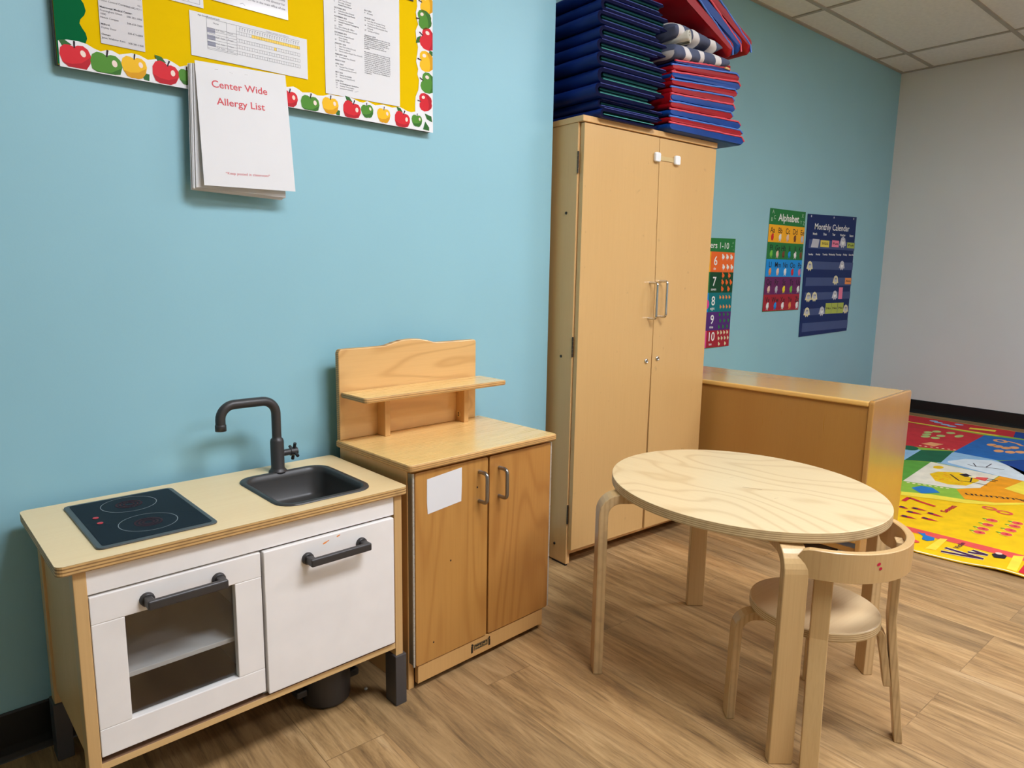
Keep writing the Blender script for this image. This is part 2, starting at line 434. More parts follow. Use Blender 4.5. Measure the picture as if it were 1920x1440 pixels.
# ------------------------------------------------------------------ room
ZC = 2.69; XR = 5.975; YB = .705; WA = .04       # ceiling, right wall, alcove wall, turn of the near blue wall
X0, Y0 = -2.4, -4.6
b = MB(); b.box(X0 - .1, XR + .1, Y0 - .1, YB + .3, -.08, 0, 'vinyl_plank', 0); struct(b.build('floor'))
b = MB(); b.box(X0 - .1, XR + .1, Y0 - .1, YB + .3, ZC + .006, ZC + .08, 'tile_white', 0); struct(b.build('ceiling'))
b = MB()
for gy in [.475 - .645 * i for i in range(8)]: b.box(X0, XR, gy - .012, gy + .012, ZC - .002, ZC + .008, 'grid_white', .001)
for gx in [5.47 - 1.25 * i for i in range(7)]: b.box(gx - .012, gx + .012, Y0, YB, ZC - .0015, ZC + .008, 'grid_white', .001)
b.box(1.6, XR, YB - .022, YB, ZC - .002, ZC + .008, 'grid_white', .001); b.box(XR - .022, XR, Y0, YB, ZC - .002, ZC + .008, 'grid_white', .001)
struct(b.build('trim_1'))
b = MB(); b.prism([(-2.6, 0), (1.584, 0), (1.584, .64), (1.5, .9), (-2.6, .9)], 0, ZC + .05, 'paint_blue', bevel=0)
struct(b.build('wall_back', rotz=WA))
b = MB(); b.box(1.4, XR + .1, YB, YB + .12, 0, ZC + .05, 'paint_blue', 0); struct(b.build('wall_alcove'))
b = MB(); b.box(XR, XR + .12, Y0 - .1, YB + .1, 0, ZC + .05, 'paint_white', 0); struct(b.build('wall_right'))
b = MB(); b.box(X0 - .12, X0, Y0 - .1, YB + .1, 0, ZC + .05, 'paint_blue', 0); struct(b.build('wall_left'))
b = MB(); b.box(X0 - .1, XR + .1, Y0 - .12, Y0, 0, ZC + .05, 'paint_white', 0); struct(b.build('wall_front'))
def cove(b, x0, x1):      # rubber cove base: thin upright with a small toe, extruded along x, wall at y = 0
    prof = [(0, 0), (-.016, 0), (-.015, .003), (-.008, .012), (-.006, .03), (-.005, .104), (-.003, .108), (0, .108)]
    n = len(prof); vs = [(x, y, z) for x in (x0, x1) for y, z in prof]
    fs = [(i, (i + 1) % n, n + (i + 1) % n, n + i) for i in range(n)] + [tuple(range(n)), tuple(range(n, 2 * n))[::-1]]
    b.raw(vs, fs, 'cove_black')
b = MB(); cove(b, -2.35, 1.584); struct(b.build('baseboard_back', rotz=WA))
b = MB(); cove(b, 0, XR - 1.66); struct(b.build('baseboard_alcove', loc=(1.66, YB, 0)))
b = MB(); cove(b, 0, YB - Y0); struct(b.build('baseboard_right', loc=(XR, YB, 0), rotz=-PI / 2))
b = MB(); cove(b, 0, 4.4); struct(b.build('baseboard_left', loc=(X0, Y0, 0), rotz=PI / 2))

# ceiling lights in the tile grid (outside the photograph, they light it)
def troffer(cx, cy, label, lamp):
    t = thing('ceiling_light', label, 'ceiling light', (cx, cy, ZC), 0, 'recessed ceiling lights')
    f = MB(); f.prism(rrect(-.60, .60, -.30, .30, .005, 1), -.012, .004, 'fixture_white', holes=[rrect(-.56, .56, -.26, .26, .005, 1)]); f.build('frame', t)
    d = MB(); d.box(-.56, .56, -.26, .26, -.008, .002, lamp, 0); d.build('diffuser', t)
troffer(1.095, -1.78, 'recessed ceiling light panel nearest the toy kitchen', 'lamp_bright')
troffer(3.595, -1.78, 'recessed ceiling light panel nearest the printed rug', 'lamp_dim')
troffer(2.345, -3.07, 'recessed ceiling light panel farthest from the blue walls', 'lamp_middle')

# ------------------------------------------------------------------ notice board (local frame of the near blue wall)
BRD = thing('notice_board', 'large notice board with yellow backing and apple border hung above the toy kitchen', 'notice board', (0, 0, 0), WA)
b = MB(); b.box(.119, 1.058, -.0195, -.001, 1.480, 2.09, 'board_frame', .001); b.build('backing_board', BRD)
b = MB(); b.box(.121, 1.058, -.0215, -.0195, 1.479, 2.088, 'board_yellow', 0); b.build('yellow_paper', BRD)
WM = wallM()
# green scalloped strip on the left
b = MB(); b.M = Matrix.Translation((0, -.0222, 0)) @ WM
edge = [(.169, 1.611), (.176, 1.604), (.178, 1.594), (.175, 1.585), (.167, 1.575), (.165, 1.567), (.169, 1.559), (.175, 1.55), (.177, 1.54), (.173, 1.529), (.170, 1.48)]
pts = []
for k in range(8, -1, -1):
    for x, z in edge[:8]:
        zz = z + .0575 * k
        if zz < 2.085: pts.append((x, zz))
pts = [p for i, p in enumerate(pts) if i == 0 or p[1] < pts[i - 1][1] - .001] + edge[8:]
b.prism([(.121, 1.48), (.121, 2.086)] + [(pts[0][0], 2.086)] + pts, 0, .0006, 'board_green'); b.build('green_border', BRD)
AP = {'r': ('ap_red', 'ap_red_d'), 'g': ('ap_green', 'ap_green_d'), 'y': ('ap_yel', 'ap_yel_d')}
def apple(b, cx, cy, w, kind, rot=0, z=.0012, leaf=None, clip=None):
    c, d = AP[kind]; r = w / 2
    def T(x, y):
        q = (cx + (x * math.cos(rot) - y * math.sin(rot)) * r, cy + (x * math.sin(rot) + y * math.cos(rot)) * r)
        if clip: q = (min(max(q[0], clip[0]), clip[1]), min(max(q[1], clip[2]), clip[3]))
        return q
    body = [(0, .62), (.25, .74), (.58, .74), (.86, .52), (.98, .1), (.86, -.42), (.56, -.84), (.25, -.95), (0, -.9), (-.25, -.95), (-.56, -.84), (-.86, -.42), (-.98, .1), (-.86, .52), (-.58, .74), (-.25, .74)]
    if leaf: b.flat([T(*p) for p in ([(-.1, .75), (-.5, 1.05), (-1.0, 1.0), (-.7, .6)] if leaf == 'l' else [(.5, -.5), (.7, -.9), (1.1, -.95), (1.15, -.4), (.8, -.35)])], z - .0003, 'ap_leaf')
    b.flat([T(*p) for p in body], z, c)
    b.flat([T(*p) for p in [(-.86, -.42), (-.3, -.52), (.3, -.42), (.9, .0), (.86, -.42), (.56, -.84), (.25, -.95), (0, -.9), (-.25, -.95), (-.56, -.84)]], z + .0002, d)
    b.flat([T(*p) for p in oval(.5, .22, .17, .23, .2, 12)], z + .0004, 'ap_hi')
    b.flat([T(*p) for p in [(-.03, .55), (.06, .55), (.14, 1.0), (.02, 1.02)]], z + .0004, 'ap_stem')
top = [(.124, 1.525), (.14, 1.53), (.161, 1.531), (.175, 1.529), (.188, 1.523), (.2, 1.52), (.212, 1.525), (.222, 1.526), (.235, 1.521), (.247, 1.525), (.259, 1.529), (.275, 1.528), (.291, 1.522), (.299, 1.524), (.312, 1.529), (.33, 1.532), (.344, 1.527), (.357, 1.521), (.381, 1.53), (.41, 1.526), (.44, 1.521), (.47, 1.529), (.5, 1.523), (.53, 1.528), (.56, 1.521), (.585, 1.528),
       (.611, 1.524), (.627, 1.528), (.64, 1.524), (.651, 1.518), (.675, 1.522), (.692, 1.518), (.709, 1.52), (.726, 1.527), (.749, 1.526), (.778, 1.53), (.796, 1.528), (.814, 1.523), (.826, 1.523), (.839, 1.529), (.864, 1.522), (.889, 1.528), (.918, 1.525), (.945, 1.531), (.968, 1.524), (.982, 1.523), (.996, 1.527)]
b = MB(); b.M = Matrix.Translation((0, -.0228, 0)) @ WM
b.prism([(.124, 1.4755), (1.058, 1.4775), (1.058, 1.525)] + top[::-1], 0, .0006, 'trim_white')
CL = (.1245, 1.0575, 1.4778, 1.6)
for x, z, w, k, r, lf in [(.153, 1.500, .053, 'r', .1, 'l'), (.209, 1.494, .056, 'g', -.05, None), (.263, 1.502, .047, 'y', 0, 'r'), (.326, 1.501, .052, 'r', -.25, 'l'), (.372, 1.503, .036, 'g', .1, None), (.43, 1.5, .046, 'y', 0, 'r'), (.49, 1.5, .05, 'r', -.2, 'l'), (.545, 1.498, .045, 'g', 0, None),
                        (.614, 1.497, .044, 'r', -.1, None), (.671, 1.493, .048, 'g', -.05, None), (.728, 1.500, .044, 'y', 0, 'r'), (.791, 1.498, .050, 'r', -.25, 'l'), (.838, 1.504, .036, 'g', .15, None), (.890, 1.501, .040, 'y', 0, None), (.951, 1.498, .048, 'r', -.25, 'l'), (1.001, 1.504, .034, 'g', 0, None)]:
    apple(b, x, z, w * 1.1, k, r, .0012, lf, CL)
b.flat([(1.028, 1.527), (1.052, 1.522), (1.055, 1.506), (1.036, 1.512)], .0012, 'ap_leaf'); b.flat([(1.022, 1.482), (1.03, 1.505), (1.044, 1.49), (1.044, 1.481)], .0012, 'ap_leaf')
b.build('apple_border_bottom', BRD).name = 'apple_border'
right = [(1.005, 1.811), (1.0, 1.794), (1.004, 1.774), (1.008, 1.764), (.999, 1.746), (1.001, 1.725), (1.007, 1.703), (1.004, 1.684), (1.0, 1.664), (1.007, 1.644), (1.004, 1.63), (1.01, 1.615), (1.007, 1.587), (.998, 1.569), (.996, 1.547), (.996, 1.527)]
b = MB(); b.M = Matrix.Translation((0, -.0224, 0)) @ WM
b.prism([(1.058, 1.479), (1.058, 2.086), (1.004, 2.086), (1.0, 2.05), (1.006, 2.0), (1.0, 1.95), (1.007, 1.9), (1.0, 1.86)] + right + [(.996, 1.479)], 0, .0004, 'trim_white')
CR = (.99, 1.0575, 1.53, 2.085)
for x, z, w, k, r, lf in [(1.036, 1.824, .05, 'y', 1.5, None), (1.028, 1.781, .05, 'g', 1.7, None), (1.040, 1.731, .058, 'r', 1.2, 'l'), (1.034, 1.670, .054, 'y', 1.55, 'r'), (1.040, 1.612, .055, 'g', 1.3, None), (1.030, 1.558, .048, 'r', 1.6, None), (1.034, 1.88, .052, 'r', 1.5, 'l'), (1.034, 1.94, .052, 'g', 1.6, None), (1.034, 2.0, .052, 'y', 1.5, None)]:
    apple(b, x, z, w * 1.08, k, r, .0008, lf, CR)
b.build('apple_border', BRD)

# papers pinned to the board: things of their own
def sheet(name, x0, x1, z0, z1, y, label, m='paper', group='papers pinned to the notice board', skew=0):
    b = MB(); b.M = Matrix.Translation((0, y, 0)) @ WM
    b.prism([(x0, z0), (x1, z0 + skew), (x1, z1 + skew), (x0, z1)], 0, .0006, m)
    return b
PRT = .0009
def fin(b, name, label, cat='paper', group='papers pinned to the notice board'):
    return tag(b.build(name, rotz=WA), label, cat, group)
# laminated phone list
b = sheet('phone_list', .202, .287, 1.537, 1.80, -.0228, '', 'paper_gloss')
rows = [('Fire Department', '911', 0), ('DCF', '', 0), ('', '911', 0), ('Poison Control Center', '1-800-682-9211', 0), ('', '', 0), ('Metrowest Medical Center:', '', .02), ('Framingham Union', '508-383-1000', 0), ('1000', '', 0), ('Natick Campus', '508-650-7000', 0), ('', '', 0), ('Milford:', '', .02), ('Hayley Door', '508-473-6809', 0), ('', '', 0), ('Owner:', '', .02), ('Janet Webster Kent', '508-381-1468', 0)]
for i, (l, r, bo) in enumerate(rows):
    z = 1.641 - i * .0067
    if l: b.text(l, .204, z, .0055, 'ink', PRT, 'L', 0, bo)
    if r: b.text(r, .284, z - .001, .0053, 'ink', PRT, 'R')
b.text('', .2, 1.64, .006, 'ink', PRT)
fin(b, 'phone_list', 'laminated phone list beside the green border on the notice board')
# two sheets cut by the top edge of the photo
b = sheet('notice_sheet', .30, .416, 1.658, 1.80, -.0228, '')
for i in range(4): b.stroke([(.31, 1.664 + i * .012), (.408, 1.664 + i * .012)], .0005, PRT, 'ink')
b.stroke([(.408, 1.664), (.408, 1.7)], .0005, PRT, 'ink'); b.text('Room      State', .345, 1.667, .0065, 'ink', PRT)
fin(b, 'notice_sheet', 'white sheet with a ruled table at the board top, left of the glossy notice')
b = sheet('notice_sheet', .436, .619, 1.6815, 1.90, -.0230, '', 'paper_gloss')
for i, t in enumerate(['on file in the main office of the', 'please see the director for', 'Current license and regulations']):
    b.text(t, .612, 1.702 + i * .010, .0075, 'ink', PRT, 'R')
b.stroke([(.5, 1.689), (.507, 1.692), (.512, 1.688)], .0006, PRT, 'ink')
fin(b, 'notice_sheet', 'glossy laminated notice above the ruled chart on the notice board')
# wide chart
b = sheet('chart', .384, .667, 1.552, 1.6475, -.0228, '')
def ln(x0, z0, x1, z1, w=.00045): b.stroke([(x0, z0), (x1, z1)], w, PRT, 'ink')
b.text('Age Group:', .402, 1.6405, .0048, 'ink', PRT); b.text('Preschool only', .422, 1.6405, .0048, 'ink', PRT)
ln(.421, 1.639, .647, 1.639); ln(.421, 1.573, .421, 1.639); ln(.466, 1.574, .466, 1.639); ln(.489, 1.573, .489, 1.639); ln(.421, 1.573, .489, 1.573)
b.text('Name', .442, 1.630, .005, 'ink', PRT, 'C')
for i in range(8): ln(.421, 1.576 + i * .0062, .489, 1.576 + i * .0062)
for z in (1.609, 1.594, 1.580): b.rect(.4215, .4395, z, z + .0105, PRT - .0002, 'table_grey')
for z in (1.616, 1.601, 1.587, 1.578):
    b.text('Staff   Ratio', .441, z, .0042, 'ink_light', PRT); b.text('Present', .468, z, .0042, 'ink_light', PRT)
for i in range(26):
    x = .489 + i * .00608
    if 1 <= i: b.rect(x + .0012, x + .0021, 1.629, 1.636, PRT, 'ink_light'); b.rect(x + .0012, x + .0046, 1.6352, 1.636, PRT, 'ink_light')
    if i >= 6: b.rect(x, x + .00608, 1.6195, 1.6265, PRT - .0002, 'table_yellow')
    for z in (1.6195, 1.603, 1.589, 1.5755):
        ln(x, z, x, z + .0068, .0004)
for z in (1.6195, 1.603, 1.589, 1.5755): ln(.489, z, .647, z, .0004); ln(.489, z + .0068, .647, z + .0068, .0004); ln(.647, z, .647, z + .0068, .0004)
b.rect(.489 + 15 * .00608, .489 + 16 * .00608, 1.603, 1.6098, PRT - .0001, 'table_yellow')
b.text('Children present each half hour', .59, 1.641, .0045, 'ink_light', PRT, 'C')
fin(b, 'ruled_chart', 'wide white chart of small ruled boxes with a yellow highlighted row')
# calendar letter
b = sheet('letter', .716, .944, 1.528, 1.825, -.0228, '', 'paper', skew=.004)
L1 = [('SEPTEMBER 2023', '', 1), ('4', 'Labor Day (Closed)', 0), ('5', 'First Day of School', 0), ('', 'Annual Open House', 1), ('OCTOBER 2023', '', 1), ('9', 'Columbus Day (Closed)', 0), ('31', 'Annual Halloween Parade', 1), ('NOVEMBER 2023', '', 1), ('10', 'Veterans Day (Closed)', 0), ('17', 'Annual Preschool Thanksgiving', 1), ('', 'Lunch', 1), ('22', 'Early Closing @ 1:00pm', 0), ('23-24', 'Thanksgiving Break (Closed)', 0), ('DECEMBER 2023', '', 1), ('25-29', 'Winter Break (Closed)', 0), ('', 'Early Closing', 0), ('22', 'Close @ 1:00pm', 0), ('JANUARY 2024', '', 1), ('1', "New Year's Day (Closed)", 0), ('2', 'Return to School', 0), ('15', 'Martin Luther King Jr. Day (Closed)', 0), ('FEBRUARY 2024', '', 1), ('19', "Presidents' Day (Closed)", 0), ('MARCH 2024', '', 1), ('APRIL 2024', '', 1), ('15', "Patriots' Day (Closed)", 0), ('', 'Professional Day (Closed)', 0), ('MAY 2024', '', 1), ('20', 'Annual Art Exhibit', 1), ('27', 'Memorial Day (Closed)', 0), ('JUNE 2024', '', 1), ('14', 'Pre-Kindergarten Graduation', 1), ('17', 'Summer Camp begins', 0), ('19', 'Juneteenth (Closed)', 0)]
z = 1.772
for a, t, bo in L1:
    if len(a) > 6: z -= .0028
    b.text(a, .745, z, .0049, 'ink', PRT, 'L', 0, .012 if bo else 0)
    if t: b.text(t, .757, z, .0047, 'ink', PRT, 'L', 0, .014 if bo else 0)
    z -= .0060
L2 = [('JULY 2024', 1, 0), ('4    (Closed)', 0, 0), ('', 0, 0), ('AUGUST 2024', 1, 0), ('23   Last Day of Summer Camp', 0, 0), ('      Last Day for Pre-K Students', 0, 0), ('26   Professional Development Day', 0, 0), ('      (Closed)', 0, 0), ('27   1st Day of School', 0, 0), ('', 0, 0), ('September 2024', 1, 0), ('2    (Closed)', 0, 0)]
z = 1.757
for t, bo, _ in L2:
    if t: b.text(t, .834, z, .0050, 'ink', PRT, 'L', 0, .012 if bo else 0)
    z -= .0062
PAR = ['Parents are responsible for full tuition for', 'all weeks including all holidays, breaks and', 'days including up to 5 unscheduled days', 'closings (weather days). This Calendar is', 'SUBJECT TO CHANGE if needed. You', 'will give families as much notice as', 'possible.', '', 'May withdraw notice will be in an approved day', 'including the Snow holidays. An emergency day', 'school is the start of weekly snow or delayed', 'times is announced on local channels. You can', 'find notices on the app by 6:00 am. In case of', 'closing, alerts will be sent via phone, email or', 'school messages. Please ensure your contact', 'details are up to date. If children are sick they', 'must stay home for at least 24 hours. Before', 'or your child returns the Office must have a', 'doctor note. Thank you for continuing your', 'cooperation.']
z = 1.691
for t in PAR:
    if t: b.text(t, .832, z, .0046, 'ink', PRT, 'L', 0, .008, width=min(.0019 * len(t), .081))
    z -= .0048
b.stroke([(.80, 1.545), (.806, 1.547), (.812, 1.549)], .0006, PRT, 'ink_light')
fin(b, 'calendar_letter', 'tall white closing-days letter in two columns of small print beside the right apple border')
b = MB(); b.M = Matrix.Translation((0, -.0228, 0)) @ WM; b.rect(.966, .992, 1.8195, 1.8225, .0003, 'ap_stem'); b.prism([(.966, 1.8225), (.992, 1.8225), (.992, 1.86), (.966, 1.86)], 0, .0006, 'board_frame')
fin(b, 'paper_strip', 'dark narrow paper strip at the top right corner of the board')

# allergy list pad hanging off the board
PAD = thing('allergy_list', 'thick stapled allergy list hanging over the bottom of the notice board', 'paper', (0, 0, 0), WA)
b = MB(); b.M = Matrix.Translation((0, -.0300, 0)) @ WM
rng = random.Random(3)
for i in range(7):
    t = i / 6; x0 = .369 + .006 * t + rng.uniform(-.002, .002); z0 = 1.246 + .006 * t + rng.uniform(-.001, .001)
    b.prism([(x0 + .004, 1.530), (x0 - .004, z0 + .006), (x0 + .212, z0), (x0 + .216, 1.535)], .0004 + i * .0017, .0012 + i * .0017, 'paper_grey' if i % 2 else 'paper')
b.build('back_sheets', PAD)
b = MB()
FR = Matrix.Translation((0, -.0438, 1.54)) @ Matrix.Rotation(-.05, 4, 'X') @ Matrix.Translation((0, 0, -1.54)) @ WM
b.M = FR
b.prism([(.383, 1.536), (.385, 1.262), (.607, 1.267), (.597, 1.5445)], 0, .0006, 'paper')
b.text('Center Wide', .4165, 1.4845, .0222, 'ink_red', PRT, 'L', .04, .011, width=.132)
b.text('Allergy List', .4265, 1.4475, .0222, 'ink_red', PRT, 'L', .04, .011, width=.114)
b.text('*Keep posted in classroom*', .436, 1.2915, .0085, 'ink_red', PRT, 'L', .04, 0, width=.107)
for x0, z0, x1, z1 in ((.426, 1.5245, .434, 1.5255), (.460, 1.524, .468, 1.5235), (.495, 1.5265, .503, 1.527)): b.stroke([(x0, z0), (x1, z1)], .0007, PRT, 'steel')
plabel(b.build('front_sheet', PAD), 'white front sheet with red heading')

# ------------------------------------------------------------------ posters on the alcove wall
def poster_mb(y): b = MB(); b.M = Matrix.Translation((0, y, 0)) @ WM; return b
b = poster_mb(YB - .002)
x0, x1, xs = 3.285, 3.768, 3.517
b.prism([(x0, .632), (x1, .637), (x1, 1.307), (x0, 1.297)], 0, .0008, 'p_green')
zr = [(1.222, 1.100, 'p_orange', 'p_amber', '6', 'six', 'p_white', 6), (1.100, .975, 'p_dgreen', 'p_green', '7', 'seven', 'p_orange', 7), (.975, .857, 'p_teal', 'p_blue', '8', 'eight', 'c_orng', 8), (.857, .743, 'p_purple', 'p_purple', '9', 'nine', 'p_green', 9), (.743, .637, 'p_red', 'p_pink', '10', 'ten', 'c_cream', 10)]
for zt, zb, m, ml, d, w, mi, n in zr:
    b.rect(xs, x1 - .0005, zb, zt, .0010, m); b.rect(x0 + .0005, xs, zb, zt, .0010, ml)
    b.text(d, 3.566, zb + .042, .078, 'p_white', .0013, 'C', 0, .012); b.text(w, 3.562, zb + .014, .024, 'p_white', .0013, 'C', 0, .01)
    per = {6: [3, 3], 7: [2, 3, 2], 8: [4, 4], 9: [3, 3, 3], 10: [4, 4, 2]}[n]; k = 0
    for r, cnt in enumerate(per):
        zz = zt - (zt - zb) * (r + .5) / len(per)
        for i in range(cnt):
            xx = 3.625 + (.135 * (i + .5) / cnt) + (.01 if r % 2 else 0) - .002
            s = .019 if n < 8 else .0135
            b.flat(oval(xx, zz, s * .75, s * .62, .2, 10), .0013, mi); b.flat(oval(xx - s * .4, zz + s * .7, s * .35, s * .35, 0, 8), .0014, mi)
            b.flat([(xx - s * .4, zz - s * .4), (xx - s * .2, zz - s * 1.1), (xx, zz - s * .4)], .0013, mi)
    b.text({'6': '1', '7': '2', '8': '3', '9': '4', '10': '5'}[d], 3.335, zb + .042, .078, 'p_white', .0013, 'C', 0, .012)
b.flat(oval(3.50, .905, .026, .03, 0, 12), .0014, 'p_pink')
b.text('Numbers 1-10', 3.70, 1.243, .052, 'p_white', .0014, 'R', 0, .006, width=.352)
for t, xx, zz in (('A', 3.742, 1.275), ('+', 3.732, 1.252), ('1', 3.746, 1.232)): b.text(t, xx, zz, .018, 'p_mint', .0013, 'C')
tag(b.build('number_poster'), 'number poster counting up to ten partly hidden by the tall cupboard', 'poster')

b = poster_mb(YB - .002)
x0, x1 = 4.146, 4.624
b.prism([(x0 - .004, .844), (x1, .848), (x1 - .003, 1.526), (x0 + .006, 1.522)], 0, .0008, 'p_green')
zz = [1.419, 1.304, 1.193, 1.077, .958, .847]; cm = ['p_amber', 'p_green', 'p_blue', 'p_plum', 'p_red']
LT = [['Aa', 'Bb', 'Cc', 'Dd', 'Ee'], ['Ff', 'Gg', 'Hh', 'Ii', 'Jj', 'Kk'], ['Ll', 'Mm', 'Nn', 'Oo', 'Pp'], ['Qq', 'Rr', 'Ss', 'Tt', 'Uu'], ['Vv', 'Ww', 'Xx', 'Yy', 'Zz']]
IC = [['ap_red', 'p_white', 'c_flesh', 'p_brown', 'c_grey'], ['p_lime', 'c_flesh', 'p_brown', 'p_blue', 'p_white', 'p_brown'], ['c_orng', 'c_flesh', 'p_white', 'ap_red', 'c_pink'], ['c_flesh', 'c_grey', 'p_yel', 'p_lime', 'p_white'], ['p_white', 'p_blue', 'p_white', 'c_orng', 'p_white']]
for r in range(5):
    b.flat([(x0 + .002 - r * .001, zz[r + 1] + .0005), (x1 - .0005, zz[r + 1] + .003), (x1 - .001, zz[r] + .003), (x0 + .003 - r * .001, zz[r])], .0010, cm[r])
    n = len(LT[r])
    for i, t in enumerate(LT[r]):
        xx = 4.198 + i * (.395 / (n - 1))
        b.text(t, xx, zz[r] - .052, .052, 'p_black', .0013, 'C', 0, .008)
        m = IC[r][i]; zc = zz[r + 1] + .034
        b.flat(oval(xx + .003, zc, .017, .022, .1 * i, 12), .0012, m); b.flat(oval(xx + .008, zc + .016, .011, .010, 0, 8), .0013, m)
        b.flat([(xx - .008, zc - .01), (xx - .012, zc - .028), (xx, zc - .014)], .0012, m); b.flat([(xx + .005, zc - .014), (xx + .012, zc - .029), (xx + .015, zc - .008)], .0012, m)
        if m == 'ap_red' and r == 0: b.flat([(xx + .004, zc + .02), (xx + .014, zc + .034), (xx + .008, zc + .02)], .0014, 'p_black')
b.text('Alphabet', 4.262, 1.447, .066, 'p_white', .0014, 'L', .01, .018, width=.272)
for t, xx, zc, m in (('A', 4.192, 1.49, 'p_mint'), ('B', 4.178, 1.44, 'p_mint'), ('C', 4.214, 1.455, 'p_mint'), ('X', 4.582, 1.485, 'p_mint'), ('Y', 4.565, 1.44, 'p_mint'), ('Z', 4.602, 1.436, 'p_mint')):
    b.text(t, xx, zc, .036, m, .0013, 'C')
tag(b.build('alphabet_poster'), 'colourful alphabet poster in five banded rows beside the navy calendar', 'poster')

CAL = thing('calendar_chart', 'navy blue hanging pocket chart headed monthly calendar', 'wall calendar', (0, 0, 0))
b = poster_mb(YB - .003)
b.prism([(4.662, .652), (5.415, .668), (5.41, 1.542), (4.652, 1.517)], 0, .002, 'p_navy')
b.text('Monthly Calendar', 4.756, 1.417, .062, 'p_white', .0026, 'L', .02, .008, width=.548)
for t, xx, zc in (('Month', 4.772, 1.378), ('Date', 4.922, 1.382), ('Year', 5.06, 1.386), ('Weather', 5.203, 1.388), ('Season', 5.348, 1.390)): b.text(t, xx, zc, .024, 'p_white', .0026, 'C', .02, .02)
for i, t in enumerate(['Sunday', 'Monday', 'Tuesday', 'Wednesday', 'Thursday', 'Friday', 'Saturday']): b.text(t, 4.735 + i * .107, 1.235 + i * .0024, .018, 'p_white', .0026, 'C', .02, .02, width=.014 * len(t) * .8)
for xx in (4.70, 5.04, 5.36): b.flat(oval(xx, 1.505 + (xx - 4.7) * .03, .008, .008, 0, 10), .0026, 'c_grey')
b.build('backing', CAL)
b = poster_mb(YB - .0054)
for zt, zb in ((1.345, 1.283), (1.192, 1.135), (1.077, 1.016), (.970, .915), (.852, .804), (.749, .686)):
    b.prism([(4.694, zb), (5.418, zb + .004), (5.418, zt + .004), (4.694, zt)], 0, .0004, 'p_strip')
plabel(b.build('pocket_strips', CAL), 'pale clear pocket strips')
def card(x0, x1, z0, z1, m, label, words=None, shape='rect', name='card', ink='p_black'):
    b = MB(); cx, cz = (x0 + x1) / 2, (z0 + z1) / 2; hw, hh = (x1 - x0) / 2, (z1 - z0) / 2
    b.M = wallM()
    if shape == 'rect': b.prism([(-hw, -hh), (hw, -hh), (hw, hh), (-hw, hh)], 0, .0006, m)
    elif shape == 'lean': b.prism([(-hw - .01, -hh), (hw - .006, -hh), (hw + .008, hh), (-hw + .01, hh)], 0, .0006, m)
    else:
        pts = [(-hw, -hh * .55), (-hw * .75, hh * .2), (-hw * .55, hh * .75), (0, hh), (hw * .6, hh * .7), (hw * .8, hh * .15), (hw, -hh * .55), (hw * .55, -hh * .6), (hw * .3, -hh), (0, -hh * .65), (-hw * .3, -hh), (-hw * .55, -hh * .6)]
        b.prism(pts, 0, .0006, m)
        b.flat(oval(0, hh * .05, hw * .5, hh * .5, 0, 14), .0009, 'c_grey' if m != 'c_grey' else 'p_white')
        b.flat(oval(-hw * .18, hh * .3, .004, .007, 0, 8), .0012, 'p_black'); b.flat(oval(hw * .2, hh * .3, .004, .007, 0, 8), .0012, 'p_black')
    if words: b.text(words, 0, -.006, min(.022, hh * .9), ink, .0010, 'C', 0, .015, width=hw * 1.5)
    o = b.build(name, loc=(cx, YB - .006, cz)); return tag(o, label, 'card', 'cards in the calendar pockets')
card(4.735, 4.836, 1.290, 1.350, 'c_grey', 'grey month card in the top pocket under the word Month', None, 'lean', 'month_card')
card(4.864, 4.996, 1.298, 1.346, 'c_yel', 'yellow date card with black writing in the top calendar pocket', '2025', 'rect', 'date_card')
card(5.040, 5.150, 1.304, 1.352, 'c_pink', 'pink card in the top calendar pocket under the word Year', 'Fun', 'rect', 'year_card')
card(5.158, 5.268, 1.300, 1.385, 'c_grey', 'grey cloud-shaped weather card in the top calendar pocket', None, 'ghost', 'weather_card')
card(5.288, 5.412, 1.304, 1.346, 'c_lime', 'lime green season card at the right end of the top pocket', 'Fall', 'rect', 'season_card')
for cx, cz, m, t in ((4.733, 1.160, 'c_cream', 'cream ghost card alone at the left of the first week row'), (5.232, 1.173, 'c_grey', 'white ghost card at the right of the first week row'), (5.150, 1.062, 'c_cream', 'cream ghost card left of the orange card in the second row'),
                     (4.749, .938, 'c_cream', 'leftmost of the two cream ghosts in the third week row'), (4.840, .941, 'c_cream', 'second cream ghost of the pair in the third week row'), (5.158, .949, 'c_grey', 'white ghost card beside the tall pink card'),
                     (4.746, .830, 'c_cream', 'cream ghost card at the left end of the fourth week row'), (4.972, .832, 'c_grey', 'white ghost card left of the three lime cards'), (5.360, .840, 'c_cream', 'cream ghost card right of the three lime cards')):
    card(cx - .046, cx + .046, cz - .038, cz + .034, m, t, None, 'ghost', 'ghost_card')
card(5.306, 5.411, 1.030, 1.078, 'c_orng', 'orange card at the right end of the second week row', 'Ann', 'rect', 'day_card')
card(5.220, 5.282, .917, 1.006, 'c_pink', 'tall pink card at the right of the third week row', None, 'rect', 'day_card')
for i, (xa, t) in enumerate(((5.026, 'first lime card from the left in the fourth week row'), (5.124, 'middle lime card of three in the fourth week row'), (5.224, 'rightmost lime card of three in the fourth week row'))):
    card(xa, xa + .094, .809, .889, 'c_lime', t, 'No', 'rect', 'day_card')

